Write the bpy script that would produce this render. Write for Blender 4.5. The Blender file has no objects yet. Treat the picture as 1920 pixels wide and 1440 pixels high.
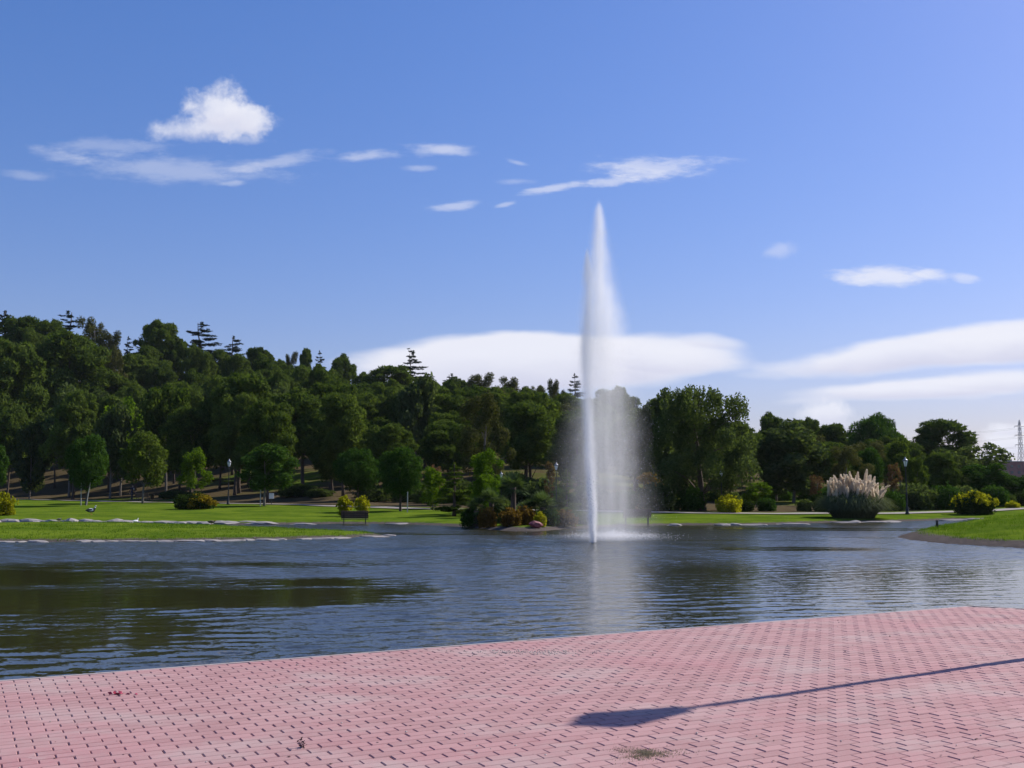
import bpy, bmesh, math, random
import numpy as np
from mathutils import Vector

scene = bpy.context.scene
COL = scene.collection
R = math.radians
RNG = np.random.default_rng(11)
random.seed(5)

# ---------------------------------------------------------------- camera
F_PX, PITCH, EYE = 1950.0, math.atan(200 / 1950), 1.65
cam = bpy.data.cameras.new('camera')
cam.sensor_width = 36
cam.lens = F_PX / 1920 * 36
cam.clip_start, cam.clip_end = 0.1, 9000
camo = bpy.data.objects.new('camera', cam)
camo.location = (0, 0, EYE)
camo.rotation_euler = (math.pi / 2 + PITCH, 0, 0)
COL.objects.link(camo)
scene.camera = camo


def ray(px, py):
    a, b = (px - 960) / F_PX, (720 - py) / F_PX
    return np.array([a, math.cos(PITCH) - b * math.sin(PITCH), math.sin(PITCH) + b * math.cos(PITCH)])


def on_z(px, py, z):
    d = ray(px, py)
    return np.array([0, 0, EYE]) + d * ((z - EYE) / d[2])


def at(px, py, y):
    d = ray(px, py)
    return np.array([0, 0, EYE]) + d * (y / d[1])


# ---------------------------------------------------------------- light, sky, exposure
SUN_EL, SUN_AZ = R(40), R(58)          # azimuth clockwise from +Y
sun = bpy.data.lights.new('sun', 'SUN')
sun.energy, sun.angle, sun.color = 5.0, R(0.53), (1.0, 0.93, 0.84)
suno = bpy.data.objects.new('sun', sun)
sd = Vector((math.sin(SUN_AZ) * math.cos(SUN_EL), math.cos(SUN_AZ) * math.cos(SUN_EL), math.sin(SUN_EL)))
suno.rotation_euler = sd.to_track_quat('Z', 'Y').to_euler()
suno.location = (30, 20, 40)
COL.objects.link(suno)

scene.view_settings.view_transform = 'Standard'
scene.view_settings.look = 'None'
scene.view_settings.exposure = 0.22
scene.view_settings.gamma = 1.0
scene.cycles.max_bounces = 12
scene.cycles.transparent_max_bounces = 12
scene.cycles.volume_bounces = 6
scene.cycles.diffuse_bounces = 6
scene.cycles.caustics_reflective = False
scene.cycles.caustics_refractive = False
scene.cycles.use_denoising = True


class NT:
    """short-hand for building node trees"""
    def __init__(s, tree):
        s.t = tree
        tree.nodes.clear()

    def n(s, kind, ins=None, **props):
        nd = s.t.nodes.new(kind)
        for k, v in props.items():
            setattr(nd, k, v)
        for k, v in (ins or {}).items():
            if isinstance(v, bpy.types.NodeSocket):
                s.t.links.new(v, nd.inputs[k])
            else:
                nd.inputs[k].default_value = v
        return nd

    def m(s, op, a, b=0.0, c=None, clamp=False):
        ins = {0: a, 1: b}
        if c is not None:
            ins[2] = c
        return s.n('ShaderNodeMath', ins, operation=op, use_clamp=clamp).outputs[0]

    def mr(s, v, a, b, c, d, smooth=True):
        return s.n('ShaderNodeMapRange', {0: v, 1: a, 2: b, 3: c, 4: d}, interpolation_type='SMOOTHSTEP' if smooth else 'LINEAR').outputs[0]

    def mix(s, f, a, b, blend='MIX'):
        nd = s.t.nodes.new('ShaderNodeMix')
        nd.data_type, nd.blend_type = 'RGBA', blend
        for i, v in ((0, f), (6, a), (7, b)):
            if isinstance(v, bpy.types.NodeSocket):
                s.t.links.new(v, nd.inputs[i])
            else:
                nd.inputs[i].default_value = v if i == 0 else (*v[:3], 1)
        return nd.outputs[2]

    def noise(s, vec, scale, detail=4, rough=0.55, out='Fac'):
        return s.n('ShaderNodeTexNoise', {'Vector': vec, 'Scale': scale, 'Detail': detail, 'Roughness': rough}).outputs[out]


world = bpy.data.worlds.new('World')
scene.world = world
world.use_nodes = True
w = NT(world.node_tree)
SKY = 0.086
sky = w.n('ShaderNodeTexSky', sky_type='NISHITA', sun_disc=False, sun_elevation=SUN_EL, sun_rotation=SUN_AZ,
          altitude=0, air_density=1.3, dust_density=0.8, ozone_density=4.0)
tc = w.n('ShaderNodeTexCoord')
sep = w.n('ShaderNodeSeparateXYZ', {0: tc.outputs['Generated']})
ay = w.m('MAXIMUM', w.m('ABSOLUTE', sep.outputs[1]), 0.02)
uv = w.n('ShaderNodeCombineXYZ', {0: w.m('DIVIDE', sep.outputs[0], ay), 1: w.m('DIVIDE', sep.outputs[2], ay), 2: 0.0}).outputs[0]
# kind, px, py, rx, ry, tilt(deg, up to the right), opacity, softness, noise
CLOUDS = [
    ('p', 418, 208, 70, 52, 0, .86, .75, 1.0), ('p', 402, 238, 125, 27, 4, .80, .9, .9), ('p', 455, 222, 58, 38, -20, .8, .8, 1.0), ('p', 455, 262, 50, 10, -8, .3, 1, 1.2),
    ('s', 330, 318, 230, 30, -3, .30, 1.0, .9), ('s', 520, 306, 120, 15, 8, .33, 1.0, 1.0), ('s', 690, 294, 75, 11, 6, .40, 1.0, 1.1), ('s', 200, 276, 120, 18, 2, .22, 1, 1.1),
    ('s', 110, 292, 70, 12, -12, .2, 1, 1), ('s', 50, 325, 55, 12, -6, .2, 1, 1), ('s', 445, 346, 25, 6, 0, .25, 1, 1),
    ('s', 828, 281, 66, 14, -3, .52, 1.0, .9), ('s', 785, 316, 36, 8, 0, .3, 1, 1), ('s', 848, 387, 54, 10, 4, .42, 1, 1),
    ('s', 1232, 314, 125, 22, 2, .52, 1.0, 1.3), ('s', 1150, 341, 65, 11, 5, .5, .9, 1.3), ('s', 1200, 330, 70, 16, 0, .35, 1.0, 1.3), ('s', 1030, 356, 66, 9, 10, .5, .9, 1.1), ('s', 945, 383, 24, 6, 15, .35, 1, 1),
    ('s', 980, 303, 24, 6, -15, .28, 1, 1), ('s', 965, 341, 40, 8, 0, .2, 1, 1), ('s', 1085, 347, 30, 9, 0, .2, 1, 1), ('p', 1464, 466, 30, 16, 10, .3, 1, 1.3),
    ('s', 1655, 518, 110, 20, 1, .78, .8, .8), ('s', 1745, 516, 55, 13, 0, .5, .9, 1), ('s', 1812, 522, 36, 10, -6, .45, .9, 1),
    ('l', 1005, 678, 375, 60, 1, .96, .3, .25), ('l', 1230, 664, 190, 46, -2, .86, .45, .25), ('l', 1340, 640, 70, 16, -8, .6, .7, .4), ('l', 760, 672, 120, 36, 8, .5, .9, .4),
    ('l', 1720, 660, 345, 38, 6, .96, .45, .45), ('l', 1900, 640, 170, 44, 4, .96, .4, .35), ('l', 1730, 729, 290, 24, 3, .95, .5, .45), ('l', 1885, 716, 160, 26, 2, .85, .6, .45), ('s', 1520, 752, 90, 10, 3, .35, 1, .6),
    ('s', 1840, 612, 130, 12, 5, .5, 1, .6), ('l', 2150, 650, 260, 60, 0, .9, .5, .35), ('l', 2500, 700, 300, 50, 0, .9, .5, .35),
        ('p', 1550, 780, 58, 32, 0, .85, .7, .9), ('p', 1895, 836, 70, 46, 0, .85, .8, .9), ('p', 1905, 800, 60, 16, 6, .7, .9, .8), ('p', 1850, 866, 60, 28, 0, .7, .9, .8), ('p', 2010, 850, 110, 70, 0, .85, .8, .9),
]
# whole-sky colour balance of the camera, same in every direction
skyc = w.mix(1.0, sky.outputs[0], (.1, .1, .1), 'MULTIPLY')
skyc = w.n('ShaderNodeHueSaturation', {'Color': skyc, 'Saturation': 1.3}).outputs[0]
skyc = w.n('ShaderNodeGamma', {0: skyc, 1: 0.8}).outputs[0]
kq = 1.0 / (SKY * 2 ** scene.view_settings.exposure)
skyc = w.mix(1.0, skyc, (.80 * kq, .77 * kq, 1.13 * kq), 'MULTIPLY')
shader = w.n('ShaderNodeBackground', {'Color': skyc, 'Strength': SKY}).outputs[0]
plane = lambda px, py: (lambda d: (d[0] / d[1], d[2] / d[1]))(ray(px, py))
us = w.n('ShaderNodeSeparateXYZ', {0: uv})
# the clouds are worked out group by group, each only inside its own stretch of sky
GROUPS = [(-200, 915, 90, 425), (915, 1425, 250, 425), (1425, 1960, 430, 570), (560, 3400, 572, 990)]
for x0, x1, y0, y1 in GROUPS:
    uvs = w.n('ShaderNodeVectorMath', {0: uv, 1: (1.0, 3.2, 1.0)}, operation='MULTIPLY').outputs[0]
    warp = w.noise(uvs, 9, 2, 0.5, 'Color')
    uvw = w.n('ShaderNodeVectorMath', {0: warp, 1: (0.03, 0.012, 0), 2: uv}, operation='MULTIPLY_ADD').outputs[0]
    NZ = {'s': lambda: w.noise(uvs, 30, 5, 0.66), 'p': lambda: w.noise(uv, 38, 5, 0.6), 'l': lambda: w.noise(uvs, 8, 4, 0.55)}
    nzs = {}
    cover, grey = 0.0, 0.0
    for kind, px, py, rx, ry, tilt, op, soft, amp in CLOUDS:
        if not (x0 < px < x1 and y0 < py < y1):
            continue
        c0, c1, c2 = plane(px, py), plane(px + rx, py), plane(px, py - ry)
        mp = w.n('ShaderNodeMapping', {'Vector': uvw, 'Location': (c0[0] + .015, c0[1] + .006, 0), 'Rotation': (0, 0, R(tilt)), 'Scale': (abs(c1[0] - c0[0]), abs(c2[1] - c0[1]), 1)}, vector_type='TEXTURE').outputs[0]
        r = w.n('ShaderNodeVectorMath', {0: mp}, operation='LENGTH').outputs['Value']
        nz = nzs.setdefault(kind, None) or nzs.update({kind: NZ[kind]()}) or nzs[kind]
        r = w.m('MULTIPLY_ADD', w.m('SUBTRACT', nz, 0.42), -1.7 * amp, r)
        mk = w.mr(r, 1.0, 1.0 - soft, 0.0, op)
        cover = w.m('SUBTRACT', 1.0, w.m('MULTIPLY', w.m('SUBTRACT', 1.0, cover), w.m('SUBTRACT', 1.0, mk)))
        if kind in 'lp':
            my = w.n('ShaderNodeSeparateXYZ', {0: mp}).outputs[1]
            g = w.m('MULTIPLY', w.mr(w.m('MULTIPLY_ADD', nz, 0.9, my), 0.75, -0.55, 0.0, 1.0), mk)
            grey = w.m('MAXIMUM', grey, g)
    ccol = w.mix(grey, (8.6, 8.7, 9.6), (6.2, 6.3, 8.0))  # shade on the cloud undersides is mixed into their colour
    cb = w.n('ShaderNodeBackground', {'Color': w.mix(cover, skyc, ccol), 'Strength': SKY})
    (ua, vb), (ub, va) = plane(x0, y1), plane(x1, y0)
    vb, va = plane(960, y1)[1], plane(960, y0)[1]
    ins = w.m('MULTIPLY', w.m('MULTIPLY', w.m('GREATER_THAN', us.outputs[0], ua), w.m('LESS_THAN', us.outputs[0], ub)), w.m('MULTIPLY', w.m('GREATER_THAN', us.outputs[1], vb), w.m('LESS_THAN', us.outputs[1], va)))
    shader = w.n('ShaderNodeMixShader', {0: ins, 1: shader, 2: cb.outputs[0]}).outputs[0]
world.cycles.sampling_method = 'MANUAL'
world.cycles.sample_map_resolution = 512
wo = w.n('ShaderNodeOutputWorld', {'Surface': shader})

# ---------------------------------------------------------------- helpers
def mk_mesh(name, V, *faces, smooth=False):
    V = np.asarray(V, dtype=np.float32)
    me = bpy.data.meshes.new(name)
    me.vertices.add(len(V))
    me.vertices.foreach_set('co', V.ravel())
    faces = [np.asarray(f, dtype=np.int32) for f in faces if len(f)]
    nl = sum(f.size for f in faces)
    nf = sum(len(f) for f in faces)
    me.loops.add(nl)
    me.loops.foreach_set('vertex_index', np.concatenate([f.ravel() for f in faces]))
    me.polygons.add(nf)
    tot = np.concatenate([np.full(len(f), f.shape[1], dtype=np.int32) for f in faces])
    st = np.concatenate([[0], np.cumsum(tot)[:-1]]).astype(np.int32)
    me.polygons.foreach_set('loop_start', st)
    me.update(calc_edges=True)
    me.validate()
    me.polygons.foreach_set('use_smooth', np.full(len(me.polygons), smooth, dtype=bool))
    return me


def put(name, me, mat=None, parent=None, loc=(0, 0, 0), rot=(0, 0, 0), scale=(1, 1, 1)):
    o = bpy.data.objects.new(name, me)
    if mat is not None and not me.materials:
        me.materials.append(mat)
    o.location, o.rotation_euler, o.scale = [float(v) for v in loc], rot, scale
    o.parent = parent
    COL.objects.link(o)
    return o


def thing(name, label, cat, loc=(0, 0, 0), rz=0.0, scale=(1, 1, 1), group=None):
    o = bpy.data.objects.new(name, None)
    o.empty_display_size = 0.3
    o.location, o.rotation_euler, o.scale = [float(v) for v in loc], (0, 0, rz), scale
    COL.objects.link(o)
    return tag(o, label, cat, group)


def tag(o, label=None, cat=None, group=None, kind=None):
    for k, v in (('label', label), ('category', cat), ('group', group), ('kind', kind)):
        if v:
            o[k] = v
    return o


def join(parts):
    """parts: list of (V, [faces...]) with faces of equal k kept apart"""
    Vs, Fs, off = [], {}, 0
    for V, fl in parts:
        Vs.append(np.asarray(V, dtype=np.float32))
        for f in fl:
            f = np.asarray(f)
            Fs.setdefault(f.shape[1], []).append(f + off)
        off += len(V)
    return np.concatenate(Vs), [np.concatenate(v) for v in Fs.values()]


def tube(pts, rad, n=7, cap=True):
    pts = np.asarray(pts, float)
    m = len(pts)
    rad = np.broadcast_to(rad, m)
    d = np.gradient(pts, axis=0)
    d /= np.linalg.norm(d, axis=1)[:, None] + 1e-9
    ref = np.where(np.abs(d[:, 2:3]) > .9, np.array([[1., 0, 0]]), np.array([[0, 0, 1.]]))
    a = np.cross(d, ref)
    a /= np.linalg.norm(a, axis=1)[:, None] + 1e-9
    b = np.cross(d, a)
    t = np.linspace(0, 2 * np.pi, n, endpoint=False)
    V = pts[:, None] + rad[:, None, None] * (np.cos(t)[None, :, None] * a[:, None] + np.sin(t)[None, :, None] * b[:, None])
    V = V.reshape(-1, 3)
    i = np.arange(m - 1)[:, None] * n
    j = np.arange(n)[None]
    k = (j + 1) % n
    q = np.stack([i + j, i + k, i + n + k, i + n + j], -1).reshape(-1, 4)
    fl = [q]
    if cap:
        V = np.concatenate([V, pts[:1], pts[-1:]])
        t0 = np.stack([np.full(n, m * n), np.roll(np.arange(n), -1), np.arange(n)], -1)
        t1 = np.stack([np.full(n, m * n + 1), (m - 1) * n + np.arange(n), (m - 1) * n + np.roll(np.arange(n), -1)], -1)
        fl.append(np.concatenate([t0, t1]))
    return V, fl


def box(c, s, rz=0.0):
    c, s = np.asarray(c, float), np.asarray(s, float) / 2
    V = np.array([[x, y, z] for x in (-1, 1) for y in (-1, 1) for z in (-1, 1)]) * s
    ca, sa = math.cos(rz), math.sin(rz)
    V = np.stack([V[:, 0] * ca - V[:, 1] * sa, V[:, 0] * sa + V[:, 1] * ca, V[:, 2]], -1) + c
    Fq = np.array([[0, 1, 3, 2], [4, 6, 7, 5], [0, 4, 5, 1], [2, 3, 7, 6], [0, 2, 6, 4], [1, 5, 7, 3]])
    return V, [Fq]


def lathe(prof, n=16):
    prof = np.asarray(prof, float)
    t = np.linspace(0, 2 * np.pi, n, endpoint=False)
    V = np.stack([prof[:, 0][:, None] * np.cos(t), prof[:, 0][:, None] * np.sin(t), np.broadcast_to(prof[:, 1][:, None], (len(prof), n))], -1).reshape(-1, 3)
    i = np.arange(len(prof) - 1)[:, None] * n
    j = np.arange(n)[None]
    k = (j + 1) % n
    return V, [np.stack([i + j, i + k, i + n + k, i + n + j], -1).reshape(-1, 4)]


def jm(name, parts, smooth=False):
    V, F = join(parts)
    return mk_mesh(name, V, *F, smooth=smooth)


# ---------------------------------------------------------------- materials
def mat_new(name):
    m = bpy.data.materials.new(name)
    m.use_nodes = True
    return m, NT(m.node_tree)


def plain(name, col, rough=0.7, metal=0.0, var=0.12, scale=6.0, bump=0.0):
    m, t = mat_new(name)
    tc = t.n('ShaderNodeTexCoord')
    nz = t.noise(tc.outputs['Object'], scale, 5, 0.6)
    c = t.mix(nz, [v * (1 - var * 1.6) for v in col], [min(1, v * (1 + var * 1.6)) for v in col])
    p = t.n('ShaderNodeBsdfPrincipled', {'Base Color': c, 'Roughness': rough, 'Metallic': metal})
    if bump:
        t.t.links.new(t.n('ShaderNodeBump', {'Strength': bump, 'Distance': 0.05, 'Height': nz}).outputs[0], p.inputs['Normal'])
    t.n('ShaderNodeOutputMaterial', {'Surface': p.outputs[0]})
    return m


def leafy(name, col, col2, trans=0.35, var=0.5, tint=(1.25, 1.35, 0.55)):
    """foliage: colour varies leaf by leaf and tree by tree; a share of light passes through"""
    m, t = mat_new(name)
    g = t.n('ShaderNodeNewGeometry')
    oi = t.n('ShaderNodeObjectInfo')
    tco = t.n('ShaderNodeTexCoord')
    nz = t.noise(tco.outputs['Object'], 0.55, 3, 0.6)
    f = t.m('ADD', t.m('MULTIPLY', g.outputs['Random Per Island'], var), t.m('MULTIPLY', oi.outputs['Random'], 0.35))
    f = t.m('ADD', f, t.m('MULTIPLY', t.m('SUBTRACT', nz, 0.5), 0.8), clamp=True)
    c = t.mix(f, col, col2)
    d = t.n('ShaderNodeBsdfDiffuse', {'Color': c})
    tr = t.n('ShaderNodeBsdfTranslucent', {'Color': t.mix(1.0, c, tint, 'MULTIPLY')})
    a = t.n('ShaderNodeMixShader', {0: trans, 1: d.outputs[0], 2: tr.outputs[0]})
    t.n('ShaderNodeOutputMaterial', {'Surface': a.outputs[0]})
    return m


M = {}
M['bark'] = plain('bark', (0.085, 0.06, 0.045), 0.9, var=0.3, scale=3, bump=0.6)
M['bark_grey'] = plain('bark_grey', (0.16, 0.14, 0.12), 0.9, var=0.25, scale=3, bump=0.5)
M['wood_pale'] = plain('wood_pale', (0.42, 0.40, 0.36), 0.8, var=0.15)
M['pine'] = leafy('pine', (0.040, 0.070, 0.014), (0.135, 0.175, 0.038), 0.36)
M['pine_young'] = leafy('pine_young', (0.020, 0.054, 0.010), (0.078, 0.140, 0.026), 0.34)
M['broad'] = leafy('broad', (0.035, 0.065, 0.010), (0.13, 0.17, 0.035), 0.4)
M['broad_bright'] = leafy('broad_bright', (0.05, 0.10, 0.008), (0.15, 0.23, 0.02), 0.45)
M['grove'] = leafy('grove', (0.042, 0.066, 0.022), (0.125, 0.155, 0.06), 0.42)
M['cedar'] = leafy('cedar', (0.012, 0.024, 0.013), (0.032, 0.052, 0.028), 0.12)
M['blue_cedar'] = leafy('blue_cedar', (0.03, 0.05, 0.045), (0.075, 0.10, 0.09), 0.15)
M['gum'] = leafy('gum', (0.045, 0.055, 0.018), (0.14, 0.135, 0.05), 0.3)
M['autumn'] = leafy('autumn', (0.11, 0.085, 0.012), (0.26, 0.15, 0.02), 0.45)
M['orange'] = leafy('orange', (0.085, 0.058, 0.016), (0.24, 0.135, 0.04), 0.4)
M['pink'] = leafy('pink', (0.10, 0.065, 0.035), (0.24, 0.125, 0.075), 0.35)
M['hedge'] = leafy('hedge', (0.016, 0.032, 0.008), (0.05, 0.075, 0.015), 0.2)
M['gold'] = leafy('gold', (0.17, 0.17, 0.010), (0.48, 0.44, 0.03), 0.55)
M['ochre'] = leafy('ochre', (0.14, 0.105, 0.014), (0.40, 0.27, 0.035), 0.5)
M['palm'] = leafy('palm', (0.04, 0.07, 0.025), (0.12, 0.16, 0.07), 0.3)
M['pampas_leaf'] = leafy('pampas_leaf', (0.06, 0.08, 0.04), (0.16, 0.18, 0.10), 0.35)
M['plume'] = leafy('plume', (0.70, 0.60, 0.46), (0.92, 0.84, 0.70), 0.5, tint=(1, 1, 1))
M['blade'] = leafy('blade', (0.05, 0.10, 0.010), (0.13, 0.21, 0.02), 0.4)
M['iron'] = plain('iron', (0.02, 0.021, 0.022), 0.5, 0.3)
M['bench_wood'] = plain('bench_wood', (0.055, 0.035, 0.025), 0.7, var=0.3, scale=9)
M['lamp_glass'] = plain('lamp_glass', (0.80, 0.82, 0.86), 0.15, var=0.03)
M['stone'] = plain('stone', (0.29, 0.265, 0.245), 0.9, var=0.4, scale=2.2, bump=0.5)
M['kerb'] = plain('kerb', (0.36, 0.30, 0.28), 0.9, var=0.2, scale=4, bump=0.2)
M['white_paint'] = plain('white_paint', (0.75, 0.75, 0.78), 0.5, var=0.04)
M['steel'] = plain('steel', (0.30, 0.31, 0.33), 0.5, 0.5)


# ---------------------------------------------------------------- terrain
WATER = -0.25


def poly(pix, z=WATER):
    return np.array([on_z(x, y, z)[:2] for x, y in pix])


far_shore = poly([(-700, 970), (-300, 974), (0, 980), (150, 982), (300, 983), (480, 984), (640, 982), (760, 983), (840, 986), (890, 990), (945, 995.5),
                  (1010, 996.5), (1080, 991), (1160, 987), (1240, 985), (1400, 984.5), (1500, 982), (1560, 980), (1640, 979), (1700, 977.5), (1790, 974.5), (1850, 974.5)])
pen_back = poly([(1825, 981), (1770, 988), (1715, 996), (1686, 1003), (1679, 1007)])
pen_front = poly([(1700, 1012), (1760, 1018), (1840, 1023), (1920, 1027.5), (2050, 1034)])
EDGE_A = on_z(0, 1275, 0)[:2]
EDGE_B = on_z(1822, 1135.5, 0)[:2]
EDGE_C = on_z(1920, 1140.5, 0)[:2]
eu = (EDGE_B - EDGE_A) / np.linalg.norm(EDGE_B - EDGE_A)
ev = np.array([eu[1], -eu[0]])            # towards the camera
e2 = (EDGE_C - EDGE_B) / np.linalg.norm(EDGE_C - EDGE_B)
EDGE_L = EDGE_A - eu * 26
EDGE_R = EDGE_B + e2 * 30
inset = 0.35
pond = np.concatenate([far_shore, pen_back, pen_front, [[48, 34], [48, 24]], [EDGE_R + ev * inset], [EDGE_B + ev * inset], [EDGE_L + ev * inset], [[-75, 18]]])
spit = poly([(-900, 1030), (-300, 1020), (0, 1016.5), (200, 1016), (300, 1015.5), (420, 1014), (540, 1011.5), (650, 1008.5), (722, 1004), (700, 1001.5), (620, 998), (520, 993), (430, 989.5), (340, 987), (200, 985.5), (0, 985), (-300, 983), (-900, 980)])


def sdf(P, Q):
    """signed distance of points P to polygon Q, positive inside"""
    d = np.full(len(P), 1e9)
    ins = np.zeros(len(P), bool)
    for a, b in zip(Q, np.roll(Q, -1, 0)):
        e = b - a
        w_ = P - a
        t = np.clip((w_ @ e) / (e @ e + 1e-12), 0, 1)
        d = np.minimum(d, np.linalg.norm(w_ - t[:, None] * e, axis=1))
        c = (a[1] > P[:, 1]) != (b[1] > P[:, 1])
        xx = a[0] + (P[:, 1] - a[1]) / (b[1] - a[1] + 1e-12) * e[0]
        ins ^= c & (P[:, 0] < xx)
    return np.where(ins, d, -d)


PATH = np.array([[-150, 175], [-100, 160], [-67, 141], [-40, 108], [-18, 86], [-4, 76], [10, 70], [20, 71], [31, 76], [45, 84], [70, 92], [130, 100]], float)
RIDGE = np.array([[-260, 40], [-125, 31], [-90, 27], [-50, 22], [0, 16], [30, 12], [60, 7], [90, 4], [125, 1.5], [200, 0], [400, 0]], float)


def path_y(x):
    return np.interp(x, PATH[:, 0], PATH[:, 1])


def sm(t):
    t = np.clip(t, 0, 1)
    return t * t * (3 - 2 * t)


def vnoise(P, s, seed=0):
    """cheap value noise on 2-D points"""
    r = np.random.default_rng(seed).random((64, 64))
    q = P / s
    i = np.floor(q).astype(int)
    f = q - i
    f = f * f * (3 - 2 * f)
    g = lambda a, b: r[(i[:, 0] + a) % 64, (i[:, 1] + b) % 64]
    return (g(0, 0) * (1 - f[:, 0]) + g(1, 0) * f[:, 0]) * (1 - f[:, 1]) + (g(0, 1) * (1 - f[:, 0]) + g(1, 1) * f[:, 0]) * f[:, 1]


def terrain(P):
    P = np.asarray(P, float).reshape(-1, 2)
    wob = (vnoise(P, 1.7, 3) - .5) * .35 + (vnoise(P, .7, 4) - .5) * .2
    dp = sdf(P, pond) + wob * (P[:, 1] > 25)
    ds = sdf(P, spit) + wob
    water_d = np.where(ds > 0, -ds, np.minimum(dp, -ds))       # >0 in water
    land = np.maximum(-water_d, 0)
    lawn = WATER + 0.16 * sm(land / 0.9) + 0.022 * np.minimum(land, 26)
    on_spit = (ds > -0.2)
    lawn = np.where(on_spit, WATER + 0.14 * sm(land / 0.8) + 0.17 * sm(land / 5), lawn)
    x, y = P[:, 0], P[:, 1]
    mound = 0.62 * np.exp(-((x - 24) / 7) ** 2 - ((y - 45) / 6.5) ** 2)
    lawn = lawn + mound * sm(land / 4)
    hill = np.interp(x * 250 / np.maximum(y, 90), RIDGE[:, 0], RIDGE[:, 1]) * sm((y - path_y(x) - 6) / (256 - path_y(x)) * .96)
    far = sm((y - 300) / 400)
    hill = hill * (1 - far) + far * 1.5
    lawn = lawn + hill + (vnoise(P, 9, 1) - .5) * .5 * sm((y - path_y(x) - 5) / 20) + (vnoise(P, 3, 2) - .5) * .05 * sm(land / 3)
    z = np.where(water_d > 0, WATER - np.minimum(0.9, water_d * 0.35), lawn)
    # under the plaza on the near side
    near = ((P - EDGE_A) @ ev > 0.3) & (y < 30) & ((P - EDGE_B) @ np.array([e2[1], -e2[0]]) > 0.3)
    z = np.where(near, -0.12, z)
    return z, water_d, land


def ground(x, y):
    return float(terrain([[x, y]])[0][0])


def axis(*segs):
    out = []
    for a, b, s in segs:
        out.append(np.arange(a, b, s))
    return np.unique(np.concatenate(out + [[segs[-1][1]]]))


gx = axis((-3000, -400, 200), (-400, -120, 14), (-120, -60, 2.4), (-60, 60, .6), (60, 130, 2.4), (130, 400, 14), (400, 3000, 200))
gy = axis((-300, -20, 40), (-20, 6, 3), (6, 30, 1.2), (30, 80, .45), (80, 130, 1.2), (130, 280, 2.5), (280, 800, 20), (800, 6000, 300))
GX, GY = np.meshgrid(gx, gy)
P2 = np.stack([GX.ravel(), GY.ravel()], -1)
gz, g_wd, g_land = terrain(P2)
nx, ny = len(gx), len(gy)
ii = (np.arange(ny - 1)[:, None] * nx + np.arange(nx - 1)[None]).ravel()
me = mk_mesh('ground', np.column_stack([P2, gz]), np.stack([ii, ii + 1, ii + nx + 1, ii + nx], -1), smooth=True)
# masks that belong to the soil: bare bank, needle litter under the wood
bank = np.where(g_wd > -0.05, 1.0, 0.0) + np.exp(-(g_land / 0.55) ** 2) * (g_wd <= 0)
pen = (P2[:, 0] > 14) & (P2[:, 1] < 46) & (P2[:, 1] > 30)
gardn = np.exp(-((P2[:, 0] - 0.3) / 3.6) ** 2 - ((P2[:, 1] - 50.5) / 2.4) ** 2)
bank = np.clip(np.where(pen, np.exp(-(g_land / 1.3) ** 2) + (g_wd > 0), bank) + .35 * gardn, 0, 1)
litter = sm((P2[:, 1] - path_y(P2[:, 0]) - 1.5) / 3.0) * np.clip(.35 + 1.1 * vnoise(P2, 13, 8), 0, 1)
at_ = me.color_attributes.new('soil', 'FLOAT_COLOR', 'POINT')
at_.data.foreach_set('color', np.column_stack([bank, litter, np.zeros_like(bank), np.ones_like(bank)]).astype(np.float32).ravel())
m, t = mat_new('lawn_and_soil')
vc = t.n('ShaderNodeVertexColor', layer_name='soil')
sp = t.n('ShaderNodeSeparateColor', {0: vc.outputs[0]})
tco = t.n('ShaderNodeTexCoord')
pos = tco.outputs['Object']
n1, n2, n3 = t.noise(pos, 0.35, 5, .6), t.noise(pos, 4.0, 4, .65), t.noise(pos, 1.3, 4, .6)
grass = t.mix(t.mr(n1, .35, .65, 0, 1), (0.050, 0.098, 0.008), (0.112, 0.165, 0.014))
grass = t.mix(t.mr(n2, .35, .75, 0, .55), grass, (0.135, 0.180, 0.022))
grass = t.mix(t.mr(n3, .62, .78, 0, .45), grass, (0.12, 0.10, 0.035))
grass = t.mix(t.mr(n3, .36, .24, 0, .35), grass, (0.030, 0.055, 0.010))
earth = t.mix(n2, (0.060, 0.050, 0.044), (0.145, 0.125, 0.11))
litt = t.mix(n3, (0.050, 0.038, 0.024), (0.125, 0.090, 0.055))
bk = t.mr(t.m('ADD', sp.outputs[0], t.m('MULTIPLY', t.m('SUBTRACT', n2, .5), .9)), .35, .6, 0, 1)
lk = t.mr(t.m('ADD', sp.outputs[1], t.m('MULTIPLY', t.m('SUBTRACT', n1, .5), .9)), .3, .75, 0, .95)
c = t.mix(lk, grass, litt)
c = t.mix(bk, c, earth)
bp = t.n('ShaderNodeBump', {'Strength': .6, 'Distance': .08, 'Height': t.m('ADD', t.noise(pos, 9, 4, .7), t.m('MULTIPLY', n3, 2))})
p = t.n('ShaderNodeBsdfPrincipled', {'Base Color': c, 'Roughness': .95, 'Specular IOR Level': 0.0, 'Normal': bp.outputs[0]})
t.n('ShaderNodeOutputMaterial', {'Surface': p.outputs[0]})
tag(put('ground', me, m), kind='structure')

# ---------------------------------------------------------------- pond water
wy = [6.0]
while wy[-1] < 72:
    wy.append(wy[-1] * 1.0046 + .002)
wy = np.array(wy + [76, 84, 96])
wx = axis((-150, -34, 4), (-34, 34, .105), (34, 62, 2))
WXg, WYg = np.meshgrid(wx, wy)
WP = np.column_stack([WXg.ravel(), WYg.ravel()])
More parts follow.
